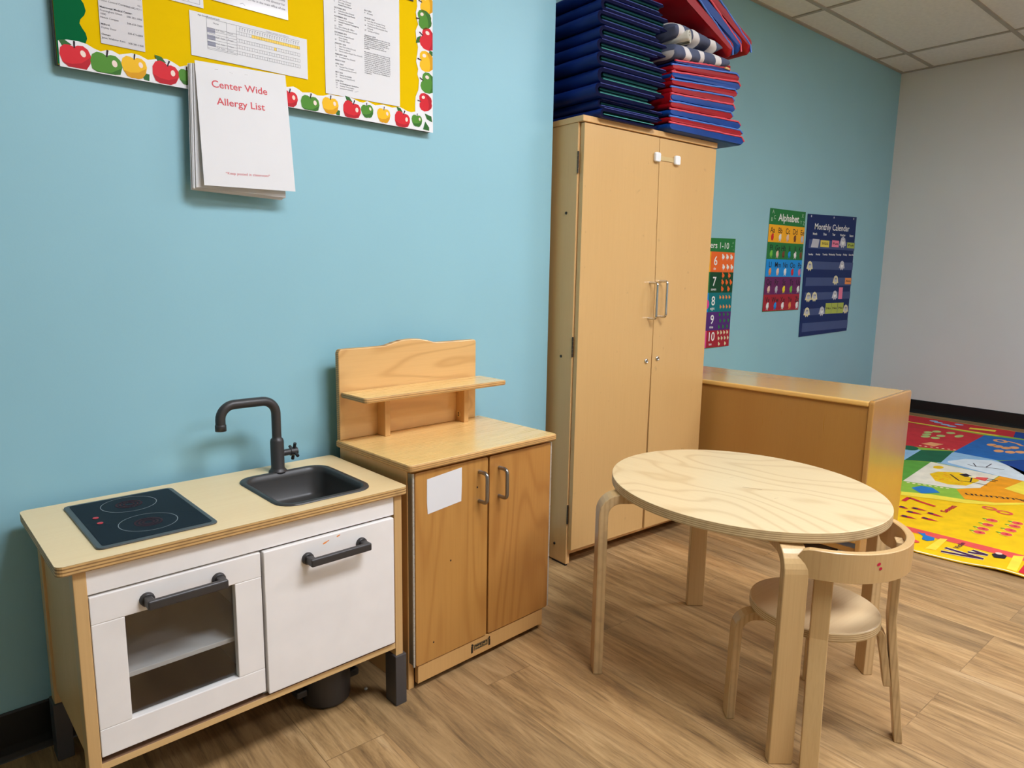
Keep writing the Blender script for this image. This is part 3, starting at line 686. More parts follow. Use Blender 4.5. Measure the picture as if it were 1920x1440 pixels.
# ------------------------------------------------------------------ toy kitchen
KX, KY, KR = -.0008, -.4166, .0478
KW, KD, KH = .7191, .3771, .5648
K = thing('toy_kitchen', 'white and birch toy kitchen with black hob and dark sink against the blue wall', 'toy kitchen', (KX, KY, 0), KR)
b = MB(); b.prism(rrect(0, KW, 0, KD, .014, 5), KH - .018, KH, 'kitchen_top', 'ply_kitchen', holes=[rrect(.429, .644, .046, .296, .04, 6)]); b.build('countertop', K)
# hob
b = MB(); b.prism(rrect(.0715, .2875, .039, .338, .012, 4), KH, KH + .004, 'cook_rim', bevel=.0015)
hob = b.build('hob', K)
b = MB(); b.prism(rrect(.0815, .2785, .049, .329, .006, 3), KH + .0035, KH + .0046, 'cook_glass')
for cy in (.267, .127):
    ring = oval(.181, cy, .0535, .0535, 0, 48); inn = oval(.181, cy, .0522, .0522, 0, 48)
    for i in range(48): b.flat([ring[i], ring[(i + 1) % 48], inn[(i + 1) % 48], inn[i]], KH + .0049, 'ring_grey')
    for rr in (.026, .019, .012): 
        o1 = oval(.181, cy, rr, rr, 0, 32); o2 = oval(.181, cy, rr - .004, rr - .004, 0, 32)
        for i in range(32): b.flat([o1[i], o1[(i + 1) % 32], o2[(i + 1) % 32], o2[i]], KH + .0049, 'burner_red')
plabel(b.build('glass_plate', hob), 'black glass plate with two ring marks')
for cy in (.216, .179):
    b = MB(); b.prism(oval(.107, cy, .0055, .0055, 0, 16), KH + .0044, KH + .0056, 'dot_red'); b.build('indicator_light', hob)
# sink
b = MB(); n = 28
def sl(x0, x1, y0, y1, r, z): return [(x, y, z) for x, y in rrect(x0, x1, y0, y1, r, 6)]
loops = [sl(.4195, .6535, .0365, .3055, .046, KH + .0002), sl(.4205, .6525, .0375, .3045, .046, KH + .0035), sl(.428, .645, .045, .297, .042, KH + .0048), sl(.4335, .6395, .0505, .2915, .038, KH + .002), sl(.4365, .6365, .0535, .2885, .036, KH - .012), sl(.442, .631, .059, .283, .034, KH - .062), sl(.452, .621, .069, .273, .03, KH - .072), sl(.48, .593, .10, .24, .02, KH - .074)]
vs = sum(loops, []); m_ = len(loops[0]); fs = []
for i in range(len(loops) - 1):
    for k in range(m_): fs.append((i * m_ + k, i * m_ + (k + 1) % m_, (i + 1) * m_ + (k + 1) % m_, (i + 1) * m_ + k))
fs.append(tuple((len(loops) - 1) * m_ + k for k in range(m_)))
b.raw(vs, fs, 'sink_grey', True); b.build('sink_basin', K)
# tap
b = MB(); tx, ty = .535, .311
b.lathe([(.0, .0005), (.0225, .0005), (.0225, .004), (.019, .007), (.0165, .012), (.0165, .080), (.015, .086), (.0115, .089), (.0115, .095)], 'handle_grey', (tx, ty, KH), 28)
path = [(tx, ty, KH + .085), (tx, ty, KH + .15)]
for i in range(9):
    a = PI / 2 * i / 8; path.append((tx - .034 + .034 * math.cos(a), ty, KH + .152 + .034 * math.sin(a)))
path += [(.47, ty, KH + .1865), (.432, ty, KH + .1865)]
for i in range(1, 9):
    a = PI / 2 * i / 8; path.append((.432 - .034 * math.sin(a), ty, KH + .1525 + .034 * math.cos(a)))
path.append((.398, ty, KH + .137))
b.tube(path, .0115, 'handle_grey', 18); b.lathe([(.0, 0), (.0128, 0), (.0128, .014), (.0115, .0155)], 'handle_grey', (.398, ty, KH + .126), 24)
tap = b.build('tap', K)
b = MB(); b.tube([(tx + .012, ty, KH + .047), (tx + .040, ty, KH + .047)], .0085, 'handle_grey', 16)
b.tube([(tx + .034, ty, KH + .047), (tx + .052, ty, KH + .047)], .0105, 'handle_grey', 18)
for a in (.35, .35 + PI / 2, .35 + PI, .35 + 1.5 * PI): b.tube([(tx + .044, ty, KH + .047), (tx + .044, ty + .024 * math.cos(a), KH + .047 + .024 * math.sin(a))], [.0036, .0042], 'handle_grey', 10)
b.build('tap_handle', tap)
# posts with grey sleeves
for px, py in ((.0245, .010), (.685, .010), (.0245, .335), (.685, .335)):
    b = MB(); b.box(px, px + .021, py, py + .034, .02, KH - .018, 'kitchen_wood', .0015); leg = b.build('leg', K)
    b = MB(); b.box(px - .0045, px + .0275, py - .006, py + .042, 0, .1335, 'sleeve_grey', .002); plabel(b.build('leg_sleeve', leg), 'dark grey leg sleeve')
for sx in (.030, .682):
    b = MB(); b.prism([(.044, .165), (.335, .165), (.335, KH - .018), (.044, KH - .018)], sx, sx + .010, 'kitchen_panel', M=Matrix(((0, 0, 1, 0), (1, 0, 0, 0), (0, 1, 0, 0), (0, 0, 0, 1)))); b.build('side_panel', K)
b = MB(); b.box(.0435, .6845, .343, .349, .1, KH - .018, 'kitchen_wood', .001); b.build('back_panel', K)
b = MB(); b.box(.0445, .686, .012, .345, .152, .1665, 'hardboard_brown', .001, ('z', 'kitchen_wood_x')); b.build('bottom_board', K)
b = MB(); b.box(.0445, .6845, .012, .028, .4975, .5455, 'white_lacquer', .0012); b.build('top_rail', K)
b = MB(); b.box(.356, .364, .024, .34, .167, .5, 'grey_white', .001); b.build('divider', K)
b = MB(); b.box(.045, .356, .032, .34, .306, .316, 'grey_white', .001); b.build('inner_shelf', K)
# oven door with open pane
OD = MB(); y0, y1 = .009, .027
OD.box(.046, .3565, y0, y1, .4405, .4935, 'white_lacquer', .0016); OD.box(.046, .3565, y0, y1, .180, .2345, 'white_lacquer', .0016)
OD.box(.046, .1005, y0, y1, .2345, .4405, 'white_lacquer', .0016); OD.box(.3015, .3565, y0, y1, .2345, .4405, 'white_lacquer', .0016)
od = OD.build('oven_door', K)
b = MB(); b.box(.098, .304, .0215, .0235, .232, .443, 'clear_pane', 0); plabel(b.build('window_pane', od), 'clear see-through window')
b = MB(); b.box(.361, .6795, .004, .021, .1735, .4935, 'white_lacquer', .0018)
for (x_, z_, s_) in ((.50, .4785, .006), (.507, .481, .004), (.533, .4865, .005)): b.M = Matrix.Translation((x_, .00395, z_)) @ wallM(); b.flat(oval(0, 0, s_, s_ * .35, .3, 8), .0001, 'c_orng')
b.M = Matrix(); cd = b.build('cupboard_door', K)
def grip(xa, xb, z, yf, parent):
    b = MB()
    for x in (xa, xb):
        b.tube([(x, yf + .001, z), (x, yf - .006, z), (x, yf - .0075, z)], [.0135, .0130, .0110], 'handle_grey', 22)
        b.box(x - .0075, x + .0075, yf - .034, yf - .004, z - .0085, z + .0085, 'handle_grey', .003)
    b.box(xa - .0075, xb + .0075, yf - .036, yf - .024, z - .009, z + .009, 'handle_grey', .0035, seg=3)
    b.build('door_handle', parent)
grip(.139, .270, .462, .009, od); grip(.4575, .590, .4545, .004, cd)

# toy pot under the kitchen
P0 = Matrix.Translation((KX, KY, 0)) @ Matrix.Rotation(KR, 4, 'Z') @ Vector((.572, .158, 0))
POT = thing('toy_pot', 'dark grey toy pot standing on the floor under the toy kitchen', 'pot', (P0.x, P0.y, 0), KR)
b = MB(); b.lathe([(0, .001), (.052, .001), (.058, .006), (.0595, .012), (.0605, .105), (.059, .112), (.054, .117), (.05, .118), (.0495, .114), (.049, .012), (0, .010)], 'handle_grey', (0, 0, 0), 40); b.build('pot_body', POT)
for s in (-1, 1):
    b = MB(); b.box(s * .058 if s > 0 else -.082, .082 if s > 0 else -.058, -.016, -.008, .034, .052, 'sink_grey', .003)
    b.box(.058 if s > 0 else -.082, .082 if s > 0 else -.058, .008, .016, .034, .052, 'sink_grey', .003)
    b.box(.076 if s > 0 else -.086, .086 if s > 0 else -.076, -.016, .016, .034, .052, 'sink_grey', .004); b.build('pot_handle', POT)
b = MB(); b.lathe([(0, 0), (.004, .0005), (.005, .0035), (.003, .006), (0, .0065)], 'plastic_white', (0, 0, 0), 10)
tag(b.build('bead', loc=(.655, -.268, 0)), 'tiny pale bead on the floor under the toy kitchen', 'bead')

# ------------------------------------------------------------------ play cupboard with backsplash
SX, SY, SR = .7276, -.3737, .0700
SW, SD, SH = .531, .352, .6100
Q = thing('play_cupboard', 'honey coloured wooden play cupboard with raised back and two doors beside the toy kitchen', 'cupboard', (SX, SY, 0), SR)
b = MB(); b.prism(rrect(0, SW, 0, SD, .012, 4), SH - .019, SH, 'maple_top', 'ply_maple', bevel=.005, seg=3); b.build('worktop', Q)
for x in (.014, SW - .032):
    b = MB(); b.box(x, x + .018, .0330, SD - .003, 0, SH - .019, 'maple_side', .0015); b.build('side_panel', Q)
b = MB(); b.box(.032, SW - .032, SD - .02, SD - .008, .03, SH - .019, 'maple_side', .001); b.build('back_panel', Q)
b = MB(); b.box(.032, SW - .032, .040, SD - .02, .058, .072, 'maple_side', .001); b.build('bottom_shelf', Q)
b = MB(); b.box(.032, SW - .032, .016, .030, .018, .066, 'maple_side', .0015); kick = b.build('toe_board', Q)
# doors
def door(x0, x1, m, hx, hz0, hz1, side):
    b = MB(); b.prism(rrect(x0, x1, .0690, .5840, .006, 3), -.032, -.0125, m, M=wallM(), bevel=.002)
    if side < 0:
        for hx_, hz_ in ((.228, .507), (.137, .327), (.080, .118)): b.raw([(x + hx_, -(-.0125) - .0003, z + hz_) for x, z in oval(0, 0, .0024, .0028, 0, 8)], [tuple(range(8))], 'latch_hole')
    d = b.build('door', Q)
    b = MB(); r = .016
    pth = [(hx, .014, hz0), (hx, -.008, hz0)] + [(hx, -.008 - .012 * math.sin(PI / 2 * i / 5), hz0 + .012 - .012 * math.cos(PI / 2 * i / 5)) for i in range(1, 6)]
    pth += [(hx, -.008 - .012 * math.cos(PI / 2 * i / 5), hz1 - .012 + .012 * math.sin(PI / 2 * i / 5)) for i in range(0, 6)] + [(hx, .014, hz1)]
    b.tube(pth, .0052, 'steel', 12); b.build('door_handle', d)
    b = MB(); hxp = x0 - .004 if side < 0 else x1 + .004
    for i in range(42): b.tube([(hxp, .0165, .07 + i * .01225), (hxp, .0165, .0815 + i * .01225)], .0032, 'hinge_cream', 8)
    if side < 0: b.box(hxp - .003, hxp + .0005, .018, .040, .075, .583, 'hinge_leaf', .001)
    plabel(b.build('piano_hinge', d), 'pale metal piano hinge')
door(.024, .2665, 'pine_door', .2345, .468, .549, -1)
door(.2725, .5155, 'pine_door_b', .3075, .466, .547, 1)
# backsplash with curved top
b = MB(); yb = SD - .002
outl = [(.0, SH), (.0, .852), (.003, .859), (.009, .8625), (.135, .863), (.155, .865), (.175, .8705), (.205, .8765), (.240, .8785), (.275, .8765), (.305, .8705), (.322, .8655), (.340, .863), (.486, .8635), (.4915, .861), (.494, .856), (.494, SH)]
b.prism([(x + .006, z) for x, z in outl], -yb, -(yb - .018), 'maple_board', 'ply_maple', M=wallM(), bevel=.003); b.build('backsplash', Q)
b = MB(); b.prism(rrect(.008, .517, .205, yb - .018, .010, 3), SH + .1205, SH + .1355, 'maple_top', 'ply_maple', bevel=.004, seg=3); b.build('shelf', Q)
for x in (.126, .418):
    b = MB(); b.box(x, x + .018, .292, yb - .018, SH, SH + .1205, 'maple_side', .0015); br = b.build('shelf_bracket', Q)
    if x > .3:
        b = MB(); b.M = Matrix.Translation((x, .318, SH + .024)) @ Matrix(((0, 0, -1, 0), (-1, 0, 0, 0), (0, 1, 0, 0), (0, 0, 0, 1)))
        b.prism(oval(0, 0, .009, .011, 0, 20), 0, .002, 'tag_tan'); b.flat(oval(0, .003, .003, .003, 0, 8), .0023, 'latch_hole'); b.flat(oval(0, -.004, .003, .003, 0, 8), .0023, 'latch_hole'); plabel(b.build('sticker', br), 'round sticker with two dark dots')
# maker's plate
b = MB(); b.M = Matrix.Translation((.2485, .0158, .0440)) @ wallM()
b.prism([(-.026, -.008), (.026, -.008), (.026, .0085), (-.026, .0085)], 0, .0006, 'black_print')
b.stroke([(-.0245, -.0066), (.0245, -.0066), (.0245, .0071), (-.0245, .0071), (-.0245, -.0066)], .0006, .0008, 'tag_tan'); b.text('Jonti-Craft', 0, -.0035, .0105, 'tag_tan', .0009, 'C', 0, .01, width=.044)
for s in (-1, 1):
    b.prism([(s * .029, -.013), (s * .0355, -.013), (s * .0355, .006), (s * .029, .006)], 0, .0006, 'black_print'); b.flat(oval(s * .032, .0105, .0032, .0036, 0, 10), .0006, 'black_print')
    b.stroke([(s * .031, .006), (s * .026, .0105)], .0016, .0006, 'black_print')
plabel(b.build('maker_plate', kick), 'small black printed maker\'s plate')
# sheet of paper taped on the left door
b = MB(); b.M = Matrix.Translation((SX, SY, 0)) @ Matrix.Rotation(SR, 4, 'Z') @ Matrix.Translation((0, .0122, 0)) @ wallM()
b.prism([(.062, .4715), (.0595, .5045), (.060, .5625), (.173, .5725), (.1735, .53), (.1715, .4815)], 0, .0006, 'paper')
tag(b.build('paper_note'), 'blank white paper stuck on the left door of the play cupboard', 'paper')

# ------------------------------------------------------------------ tall cupboard
TX, TY, TR = 1.6033, -.0627, -.0316
TW, TD, TH = .739, .42, 1.599
C = thing('tall_cupboard', 'tall maple cupboard with two doors and chrome handles carrying folded mats', 'cupboard', (TX, TY, 0), TR)
b = MB(); b.box(-.002, TW + .002, -.002, TD, TH - .020, TH, 'tall_side', .002); b.build('top_board', C)
for x in (0, TW - .018):
    b = MB(); b.box(x, x + .018, .0225, TD, .006, TH - .020, 'tall_side', .002)
    sp = b.build('side_panel', C)
    if x == 0:
        for yy, zz_ in ((.0715, 1.283), (.078, .781), (.086, .0695)):
            b = MB(); b.tube([(-.0025, yy, zz_), (.002, yy, zz_)], [.0048, .0058], 'screw_dark', 12); b.build('screw', sp)
        b = MB(); b.box(-.0008, .01, .024, .10, 0, .006, 'latch_hole', .001); b.build('foot_pad', sp)
b = MB(); b.box(.018, TW - .018, TD - .012, TD - .004, .04, TH - .02, 'tall_side', .001); b.build('back_panel', C)
b = MB(); b.box(.018, TW - .018, .024, TD - .012, .043, .0625, 'tall_side', .001); b.build('bottom_board', C)
b = MB(); b.prism([(.0035, .0665), (.396, .0645), (.4045, .9), (.3905, 1.5745), (.0075, 1.5755)], -.019, 0, 'tall_front', M=wallM(), bevel=.0012); d1 = b.build('door', C)
b = MB(); b.prism([(.4095, .063), (TW - .001, .062), (TW - .001, 1.5745), (.3935, 1.5745), (.4075, .9)], -.019, 0, 'tall_front', M=wallM(), bevel=.0012); d2 = b.build('door', C)
for d, hx, z0, z1 in ((d1, .3735, .911, 1.046), (d2, .4295, .917, 1.052)):
    b = MB()
    pth = [(hx, .002, z0), (hx, -.028, z0)] + [(hx, -.028 - .010 * math.sin(PI / 2 * i / 5), z0 + .010 - .010 * math.cos(PI / 2 * i / 5)) for i in range(1, 6)]
    pth += [(hx, -.028 - .010 * math.cos(PI / 2 * i / 5), z1 - .010 + .010 * math.sin(PI / 2 * i / 5)) for i in range(0, 6)] + [(hx, .002, z1)]
    b.tube(pth, .0048, 'chrome', 12); b.build('door_handle', d)
for d, hx, hz in ((d1, .3718, .7468), (d2, .4373, .753)):
    b = MB(); b.M = Matrix.Translation((hx, 0, hz)) @ wallM(); b.lathe([(.0095, 0), (.0095, .003), (.0075, .0055), (.006, .0055), (.0055, .0045), (0, .0045)], 'chrome', seg=20); b.rect(-.0007, .0007, -.003, .003, .0050, 'black_print'); b.build('lock', d)
for hz in (1.449, .819, .2005):
    b = MB()
    for i in range(5): b.tube([(.0005, .0205, hz - .036 + i * .0145), (.0005, .0205, hz - .0225 + i * .0145)], .0032, 'hinge_dark', 10)
    b.build('hinge', d1)
SL = MB(); SL.prism(rrect(.36, .505, 1.495, 1.511, .003, 2), .001, .0025, 'strap_clear', M=wallM())
sl_ = SL.build('safety_latch', C); plabel(sl_, 'white child safety latch across the doors')
for x in (.3748, .4889):
    b = MB(); b.prism(rrect(x - .015, x + .015, 1.4865, 1.5205, .007, 4), .0005, .013, 'plastic_white', M=wallM(), bevel=.004, seg=3); b.build('latch_pad', sl_)

# ------------------------------------------------------------------ low shelf unit turned end-on
LX, LY, LR = 2.4286, -.7458, .0574
LW, LH, LL = .404, .6418, 1.08
G = thing('low_shelf_unit', 'low honey coloured shelf unit standing with its back to the round table', 'shelf unit', (LX, LY, 0), LR)
for y in (0, LL - .019):
    b = MB(); b.prism(rrect(0, LW, .05, LH, .012, 3), -(y + .019), -y, 'shelf_end', M=wallM(), bevel=.004); b.build('end_panel', G)
b = MB(); b.box(.0, LW - .004, .019, LL - .019, LH - .024, LH - .004, 'shelf_top', .006, seg=3); b.build('top_board', G)
b = MB(); b.box(.010, .018, .019, LL - .019, .118, LH - .024, 'shelf_panel', .001); b.build('back_panel', G)
b = MB(); b.tube([(.014, .019, .108), (.014, LL - .019, .108)], .011, 'shelf_top', 12); b.build('bottom_rail', G)
b = MB(); b.box(.020, LW - .006, .019, LL - .019, .055, .075, 'shelf_panel', .002); b.build('bottom_board', G)
b = MB(); b.box(.020, LW - .006, .019, LL - .019, .33, .349, 'shelf_panel', .002); b.build('middle_shelf', G)
for x in (.05, LW - .05):
    for y in (.07, LL - .07):
        b = MB(); b.tube([(x - .012, y, .0255), (x + .012, y, .0255)], .025, 'cove_black', 20); b.box(x - .018, x + .018, y - .02, y + .02, .040, .0555, 'steel', .002); b.build('caster', G)

# ------------------------------------------------------------------ round table
TC = (1.489, -.804); TZ = .531
T = thing('round_table', 'low round birch table with bent plywood legs', 'table', (TC[0], TC[1], 0))
b = MB(); b.prism(oval(0, 0, .366, .327, 1.39, 96), TZ - .024, TZ, 'birch_table', 'ply_birch', bevel=.002)
b.stroke([(-.03, -.02), (-.012, -.055), (-.006, -.062)], .0012, TZ + .0002, 'p_brown')
for x, y in ((.02, .05), (.11, -.08), (-.05, -.12)): b.stroke([(x, y), (x + .012, y - .004)], .0006, TZ + .0002, 'p_brown')
b.build('tabletop', T)
def bent_leg(ang, r, zt, rb, wid, th, inner, mat='birch_leg', splay=0.0):
    """upright strip that turns inwards under a top; th thickness, outer face at radius r"""
    c, s = math.cos(ang), math.sin(ang); rc = r - th / 2; pts = [(rc + splay, 0.0), (rc + splay * .5, zt * .5), (rc, zt - th / 2 - rb)]
    for i in range(1, 9):
        a = PI / 2 * i / 8; pts.append((rc - rb + rb * math.cos(a), zt - th / 2 - rb + rb * math.sin(a)))
    pts.append((inner, zt - th / 2))
    b = MB(); b.strip([(p * c, p * s, z) for p, z in pts], (-s, c, 0), wid, th, mat, 'ply_leg'); return b
ply('ply_leg', (208, 174, 124), (194, 158, 108), 'y', .0075)
for ax, ay in ((-.292, .224), (-.243, -.281), (.246, .291), (.293, -.250)):
    ang = math.atan2(ay, ax); b = bent_leg(ang, .385, TZ - .0245, .045, .053, .025, .16); b.build('leg', T)

# ------------------------------------------------------------------ child's chair
HC = (1.437, -1.045)
H = thing('child_chair', 'small birch chair with curved back rail tucked under the round table', 'chair', (HC[0], HC[1], 0))
HZ = .303
b = MB(); b.prism(oval(0, 0, .147, .142, 1.4, 72), HZ - .022, HZ, 'birch_seat', 'ply_birch', bevel=.003); b.build('seat', H)
for ang, r in ((math.radians(137), .188), (math.radians(22), .188)):
    b = bent_leg(ang, r, HZ - .0222, .040, .037, .020, .06, splay=.004); b.build('leg', H)
for ang in (math.radians(-150), math.radians(-61)):
    c, s = math.cos(ang), math.sin(ang)
    prof = [(.206, 0), (.190, .12), (.172, .25), (.166, .30), (.166, .34), (.165, .42), (.1665, .488)]
    b = MB(); b.strip([(r * c, r * s, z) for r, z in prof], (-s, c, 0), .038, .018, 'birch_leg', 'ply_leg'); post = b.build('back_post', H)
    pts = [(.171, .135), (.160, .20), (.152, .235)]
    for i in range(1, 7):
        a = PI / 2 * i / 6; pts.append((.152 - .028 + .028 * math.cos(a), .243 + .028 * math.sin(a)))
    pts.append((.05, .271))
    b = MB(); b.strip([(r * c, r * s, z) for r, z in pts], (-s, c, 0), .036, .017, 'birch_leg', 'ply_leg'); b.build('bent_bracket', post)
# curved back rail
b = MB(); n = 40; a0, a1 = math.radians(-168), math.radians(-22); vs = []; fs = []
for i in range(n + 1):
    t = i / n; a = a0 + (a1 - a0) * t; e = min(1, min(t, 1 - t) / .07); h = .008 + .0235 * math.sqrt(max(0, 1 - (1 - e) ** 2))
    for r, z in ((.1755, -h), (.1775, -h - .0015), (.1905, -h - .0015), (.1925, -h), (.1925, h), (.1905, h + .0015), (.1775, h + .0015), (.1755, h)):
        vs.append((r * math.cos(a), r * math.sin(a), .4735 + z))
for i in range(n):
    for k in range(8): fs.append((i * 8 + k, i * 8 + (k + 1) % 8, (i + 1) * 8 + (k + 1) % 8, (i + 1) * 8 + k))
b.raw(vs, fs, 'birch_leg', False); b.raw(vs, [tuple(range(8)), tuple(n * 8 + k for k in range(8))[::-1]], 'birch_leg')
for da, z, w in ((-118, .484, .005), (-116.5, .474, .004)):
    a = math.radians(da); b.M = Matrix.Translation((.1928 * math.cos(a), .1928 * math.sin(a), z)) @ Matrix.Rotation(a + PI / 2, 4, 'Z') @ wallM(); b.flat(oval(0, 0, w, .0035, .5, 10), .0002, 'r_crim')
b.M = Matrix(); b.build('back_rail', H)

# ------------------------------------------------------------------ mats on the tall cupboard (cupboard frame)
MT = Matrix.Translation((TX, TY, TH)) @ Matrix.Rotation(TR, 4, 'Z')
def pad_profile(x0, x1, z0, z1, bul=.25, seg=6):
    """cushion-like cross-section in x,z"""
    h = (z1 - z0) / 2; zc = (z0 + z1) / 2; e = h * 1.3; pts = []
    for i in range(seg + 1):
        a = -PI / 2 + PI * i / seg; pts.append((x1 - e + e * math.cos(a), zc + h * math.sin(a)))
    for i in range(seg + 1):
        a = PI / 2 + PI * i / seg; pts.append((x0 + e + e * math.cos(a), zc + h * math.sin(a)))
    return pts
def pad(b, prof, y0, y1, m, wav=0, seed=0, drop=0):
    """extrude an x,z profile along y with rounded ends and slight waviness"""
    cx = sum(p[0] for p in prof) / len(prof); cz = sum(p[1] for p in prof) / len(prof)
    st = [(y0, .72), (y0 + .006, .93), (y0 + .014, 1), (y0 + (y1 - y0) * .33, 1), (y0 + (y1 - y0) * .66, 1), (y1 - .014, 1), (y1 - .006, .93), (y1, .72)]
    vs = []; fs = []; n = len(prof)
    for y, s in st:
        for x, z in prof:
            q = wav * noise.noise(Vector((x * 30 + seed, y * 9, z * 30)))
            vs.append((cx + (x - cx) * (1 - (1 - s) * .06), y + q, cz + (z - cz) * s + q - drop * min(1, max(0, (-y - .004) / .02))))
    for i in range(len(st) - 1):
        for k in range(n): fs.append((i * n + k, i * n + (k + 1) % n, (i + 1) * n + (k + 1) % n, (i + 1) * n + k))
    b.raw(vs, fs, m, True); b.raw(vs, [tuple(range(n)), tuple((len(st) - 1) * n + k for k in range(n))[::-1]], m)
def navy_mat(zb, h, xl, xr, ytop, flip, label):
    t = thing('folded_mat', label, 'mat', tuple(MT @ Vector((0, 0, zb))), TR, 'folded navy mats stacked on the cupboard')
    y0, y1 = ytop, .40
    b = MB()      # outer cover: two leaves joined by a rounded spine on the left
    tl = h * .25
    o = [(xr, h), (xl + h * .35, h)]
    o = []
    for i in range(9):
        a = PI / 2 + PI * i / 8; o.append((xl + h * .5 + h * .5 * math.cos(a), h / 2 + h / 2 * math.sin(a)))
    o += [(xr - .02, 0), (xr - .004, tl * .35), (xr - .004, tl * .7), (xr - .02, tl)]
    for i in range(9):
        a = 1.5 * PI - PI * i / 8; o.append((xl + h * .55 + h * .25 * math.cos(a), h / 2 + h * .25 * math.sin(a)))
    o += [(xr - .015, h - tl), (xr, h - tl * .7), (xr, h - tl * .3), (xr - .015, h)]
    st = [y0 + .004, y0 + .010, (y0 + y1) / 2, y1]; n = len(o); vs = []; fs = []
    for j, y in enumerate(st):
        for x, z in o:
            w = .0012 * noise.noise(Vector((x * 9 + zb * 90, y * 6, zb * 40)))
            dz = -.005 * min(1, max(0, (-y - .004) / .02)) if zb < .02 else 0
            vs.append((x, y + (w if j < 2 else 0), z + w + dz + (0 if j else (h / 2 - z) * .03)))
    for j in range(len(st) - 1):
        for k in range(n): fs.append((j * n + k, j * n + (k + 1) % n, (j + 1) * n + (k + 1) % n, (j + 1) * n + k))
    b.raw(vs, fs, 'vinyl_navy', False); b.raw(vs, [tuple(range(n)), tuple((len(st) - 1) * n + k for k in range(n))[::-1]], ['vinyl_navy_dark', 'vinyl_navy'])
    cov = b.build('cover', t)
    for f_ in cov.data.polygons: f_.use_smooth = len(f_.vertices) == 4
    b = MB(); iw = xr - .012 if not flip else xr - .03
    zm = h * .5
    for za, zb_ in ((h * .27, h * .49), (h * .51, h * .73)):
        pr = pad_profile(xl + h * .62, iw, za, zb_)
        pad(b, pr, y0 + .012, y1 - .02, 'vinyl_green', .0008, zb * 50)
    plabel(b.build('inner_panel', t), 'dark green inner panel')
    b = MB()
    def dz(x): return 0
    b.tube([(x, y0 + .003, h * .985 - .001 + dz(x)) for x in (xl + h * .5, xl + .1, xl + .2, xr - .04, xr - .008)], .0017, 'binding_navy', 6)
    b.tube([(x, y0 + .008, h * .32 + dz(x)) for x in (xl + h * .6, xl + .1, xl + .2, xr - .05, xr - .02)], .0019, 'binding_teal' if flip else 'binding_navy', 6)
    b.build('edge_binding', t)
tops = [.0, .031, .062, .107, .160, .204, .246, .290, .333, .378, .42]
desc = ['navy folded mat at the very bottom of the left stack on the cupboard', 'navy folded mat second from the bottom of the left stack', 'navy folded mat third from the bottom of the left stack', 'navy folded mat fourth from the bottom, bright green inside', 'navy folded mat fifth from the bottom of the left stack',
        'navy folded mat sixth from the bottom of the left stack', 'navy folded mat seventh from the bottom of the left stack', 'navy folded mat eighth from the bottom of the left stack', 'navy folded mat ninth from the bottom of the left stack', 'navy folded mat at the top edge of the photo in the left stack']
xl_ = [.058, .058, .030, .044, .030, .034, .046, .032, .052, .045]; xr_ = [.352, .395, .335, .392, .385, .338, .388, .345, .392, .36]; yt_ = [-.026, -.010, -.024, -.018, -.026, -.022, -.018, -.022, -.016, -.02]
for i in range(10):
    navy_mat(tops[i] + .0005, tops[i + 1] - tops[i] - .001, xl_[i], xr_[i], yt_[i], i in (0, 3, 2, 5), desc[i])

def sag(x): return .85 + .15 * min(1, max(0, (x - .4) / .42))      # the right stack is squashed flatter on its left side
def rb_mat(layers, label, zb, yfront, fold=None, tilt=None, wav=.0014):
    """padded red and blue mat: layers = (x0,x1,z0,z1,colour,edge colour) from below"""
    t = thing('folded_mat', label, 'mat', tuple(MT @ Vector((0, 0, zb))), TR, 'red and blue mats on the cupboard')
    for x0, x1, z0, z1, m, e, slope in layers:
        x0 = max(x0, .399)
        b = MB(); pr = pad_profile(x0, x1, z0, z1)
        pr = tilt(pr) if tilt else [(x, (zb + z) * sag(x) - zb) for x, z in pr]
        pad(b, pr, yfront, .36, m, wav, zb * 37 + z0 * 99, 0); o = b.build('pad', t); plabel(o, 'blue padded panel' if 'blue' in m else 'red padded panel')
        b = MB(); top = [(x0 + (x1 - x0) * i / 24, z1 - .0005) for i in range(25)]
        top[-1] = (top[-1][0], (z0 + z1) / 2)
        top = tilt(top) if tilt else [(x, (zb + z) * sag(x) - zb) for x, z in top]
        rr = random.Random(int(zb * 1000 + z0 * 7000))
        b.tube([(x, yfront + .0015 + rr.uniform(-.0012, .0012), z + rr.uniform(-.0009, .0009)) for x, z in top], .0036, e, 8); b.build('edge_binding', o)
    if fold:
        b = MB()
        for x0, z0, z1 in fold:
            pr = [(x0 + .028 + .028 * math.cos(a) , (z0 + z1) / 2 + (z1 - z0) / 2 * math.sin(a)) for a in [PI / 2 + PI * i / 10 for i in range(11)]]
            pr += [(x0 + .026, z0 + .004), (x0 + .012, (z0 + z1) / 2), (x0 + .026, z1 - .004)]
            pr = [(x, (zb + z) * sag(x) - zb) for x, z in pr]
            pad(b, pr, yfront + .002, .36, 'vinyl_red', .001, 5)
        plabel(b.build('fold', t), 'red folded edge')
VB, VR, EB, ER = 'vinyl_blue', 'vinyl_red', 'binding_blue', 'binding_red'
rb_mat([(.36, .872, 0, .033, VB, ER, .0), (.37, .858, .0345, .058, VR, EB, .0), (.36, .842, .0595, .088, VB, ER, .0)], 'blue and red mat lying flat at the bottom of the right stack', .0005, -.034)
rb_mat([(.36, .786, 0, .029, VR, EB, -.015), (.375, .798, .030, .060, VB, ER, -.022), (.365, .790, .061, .088, VR, EB, -.03)], 'red and blue mat with open fold, middle of the right stack', .0895, -.034, [(.398, .004, .084)])
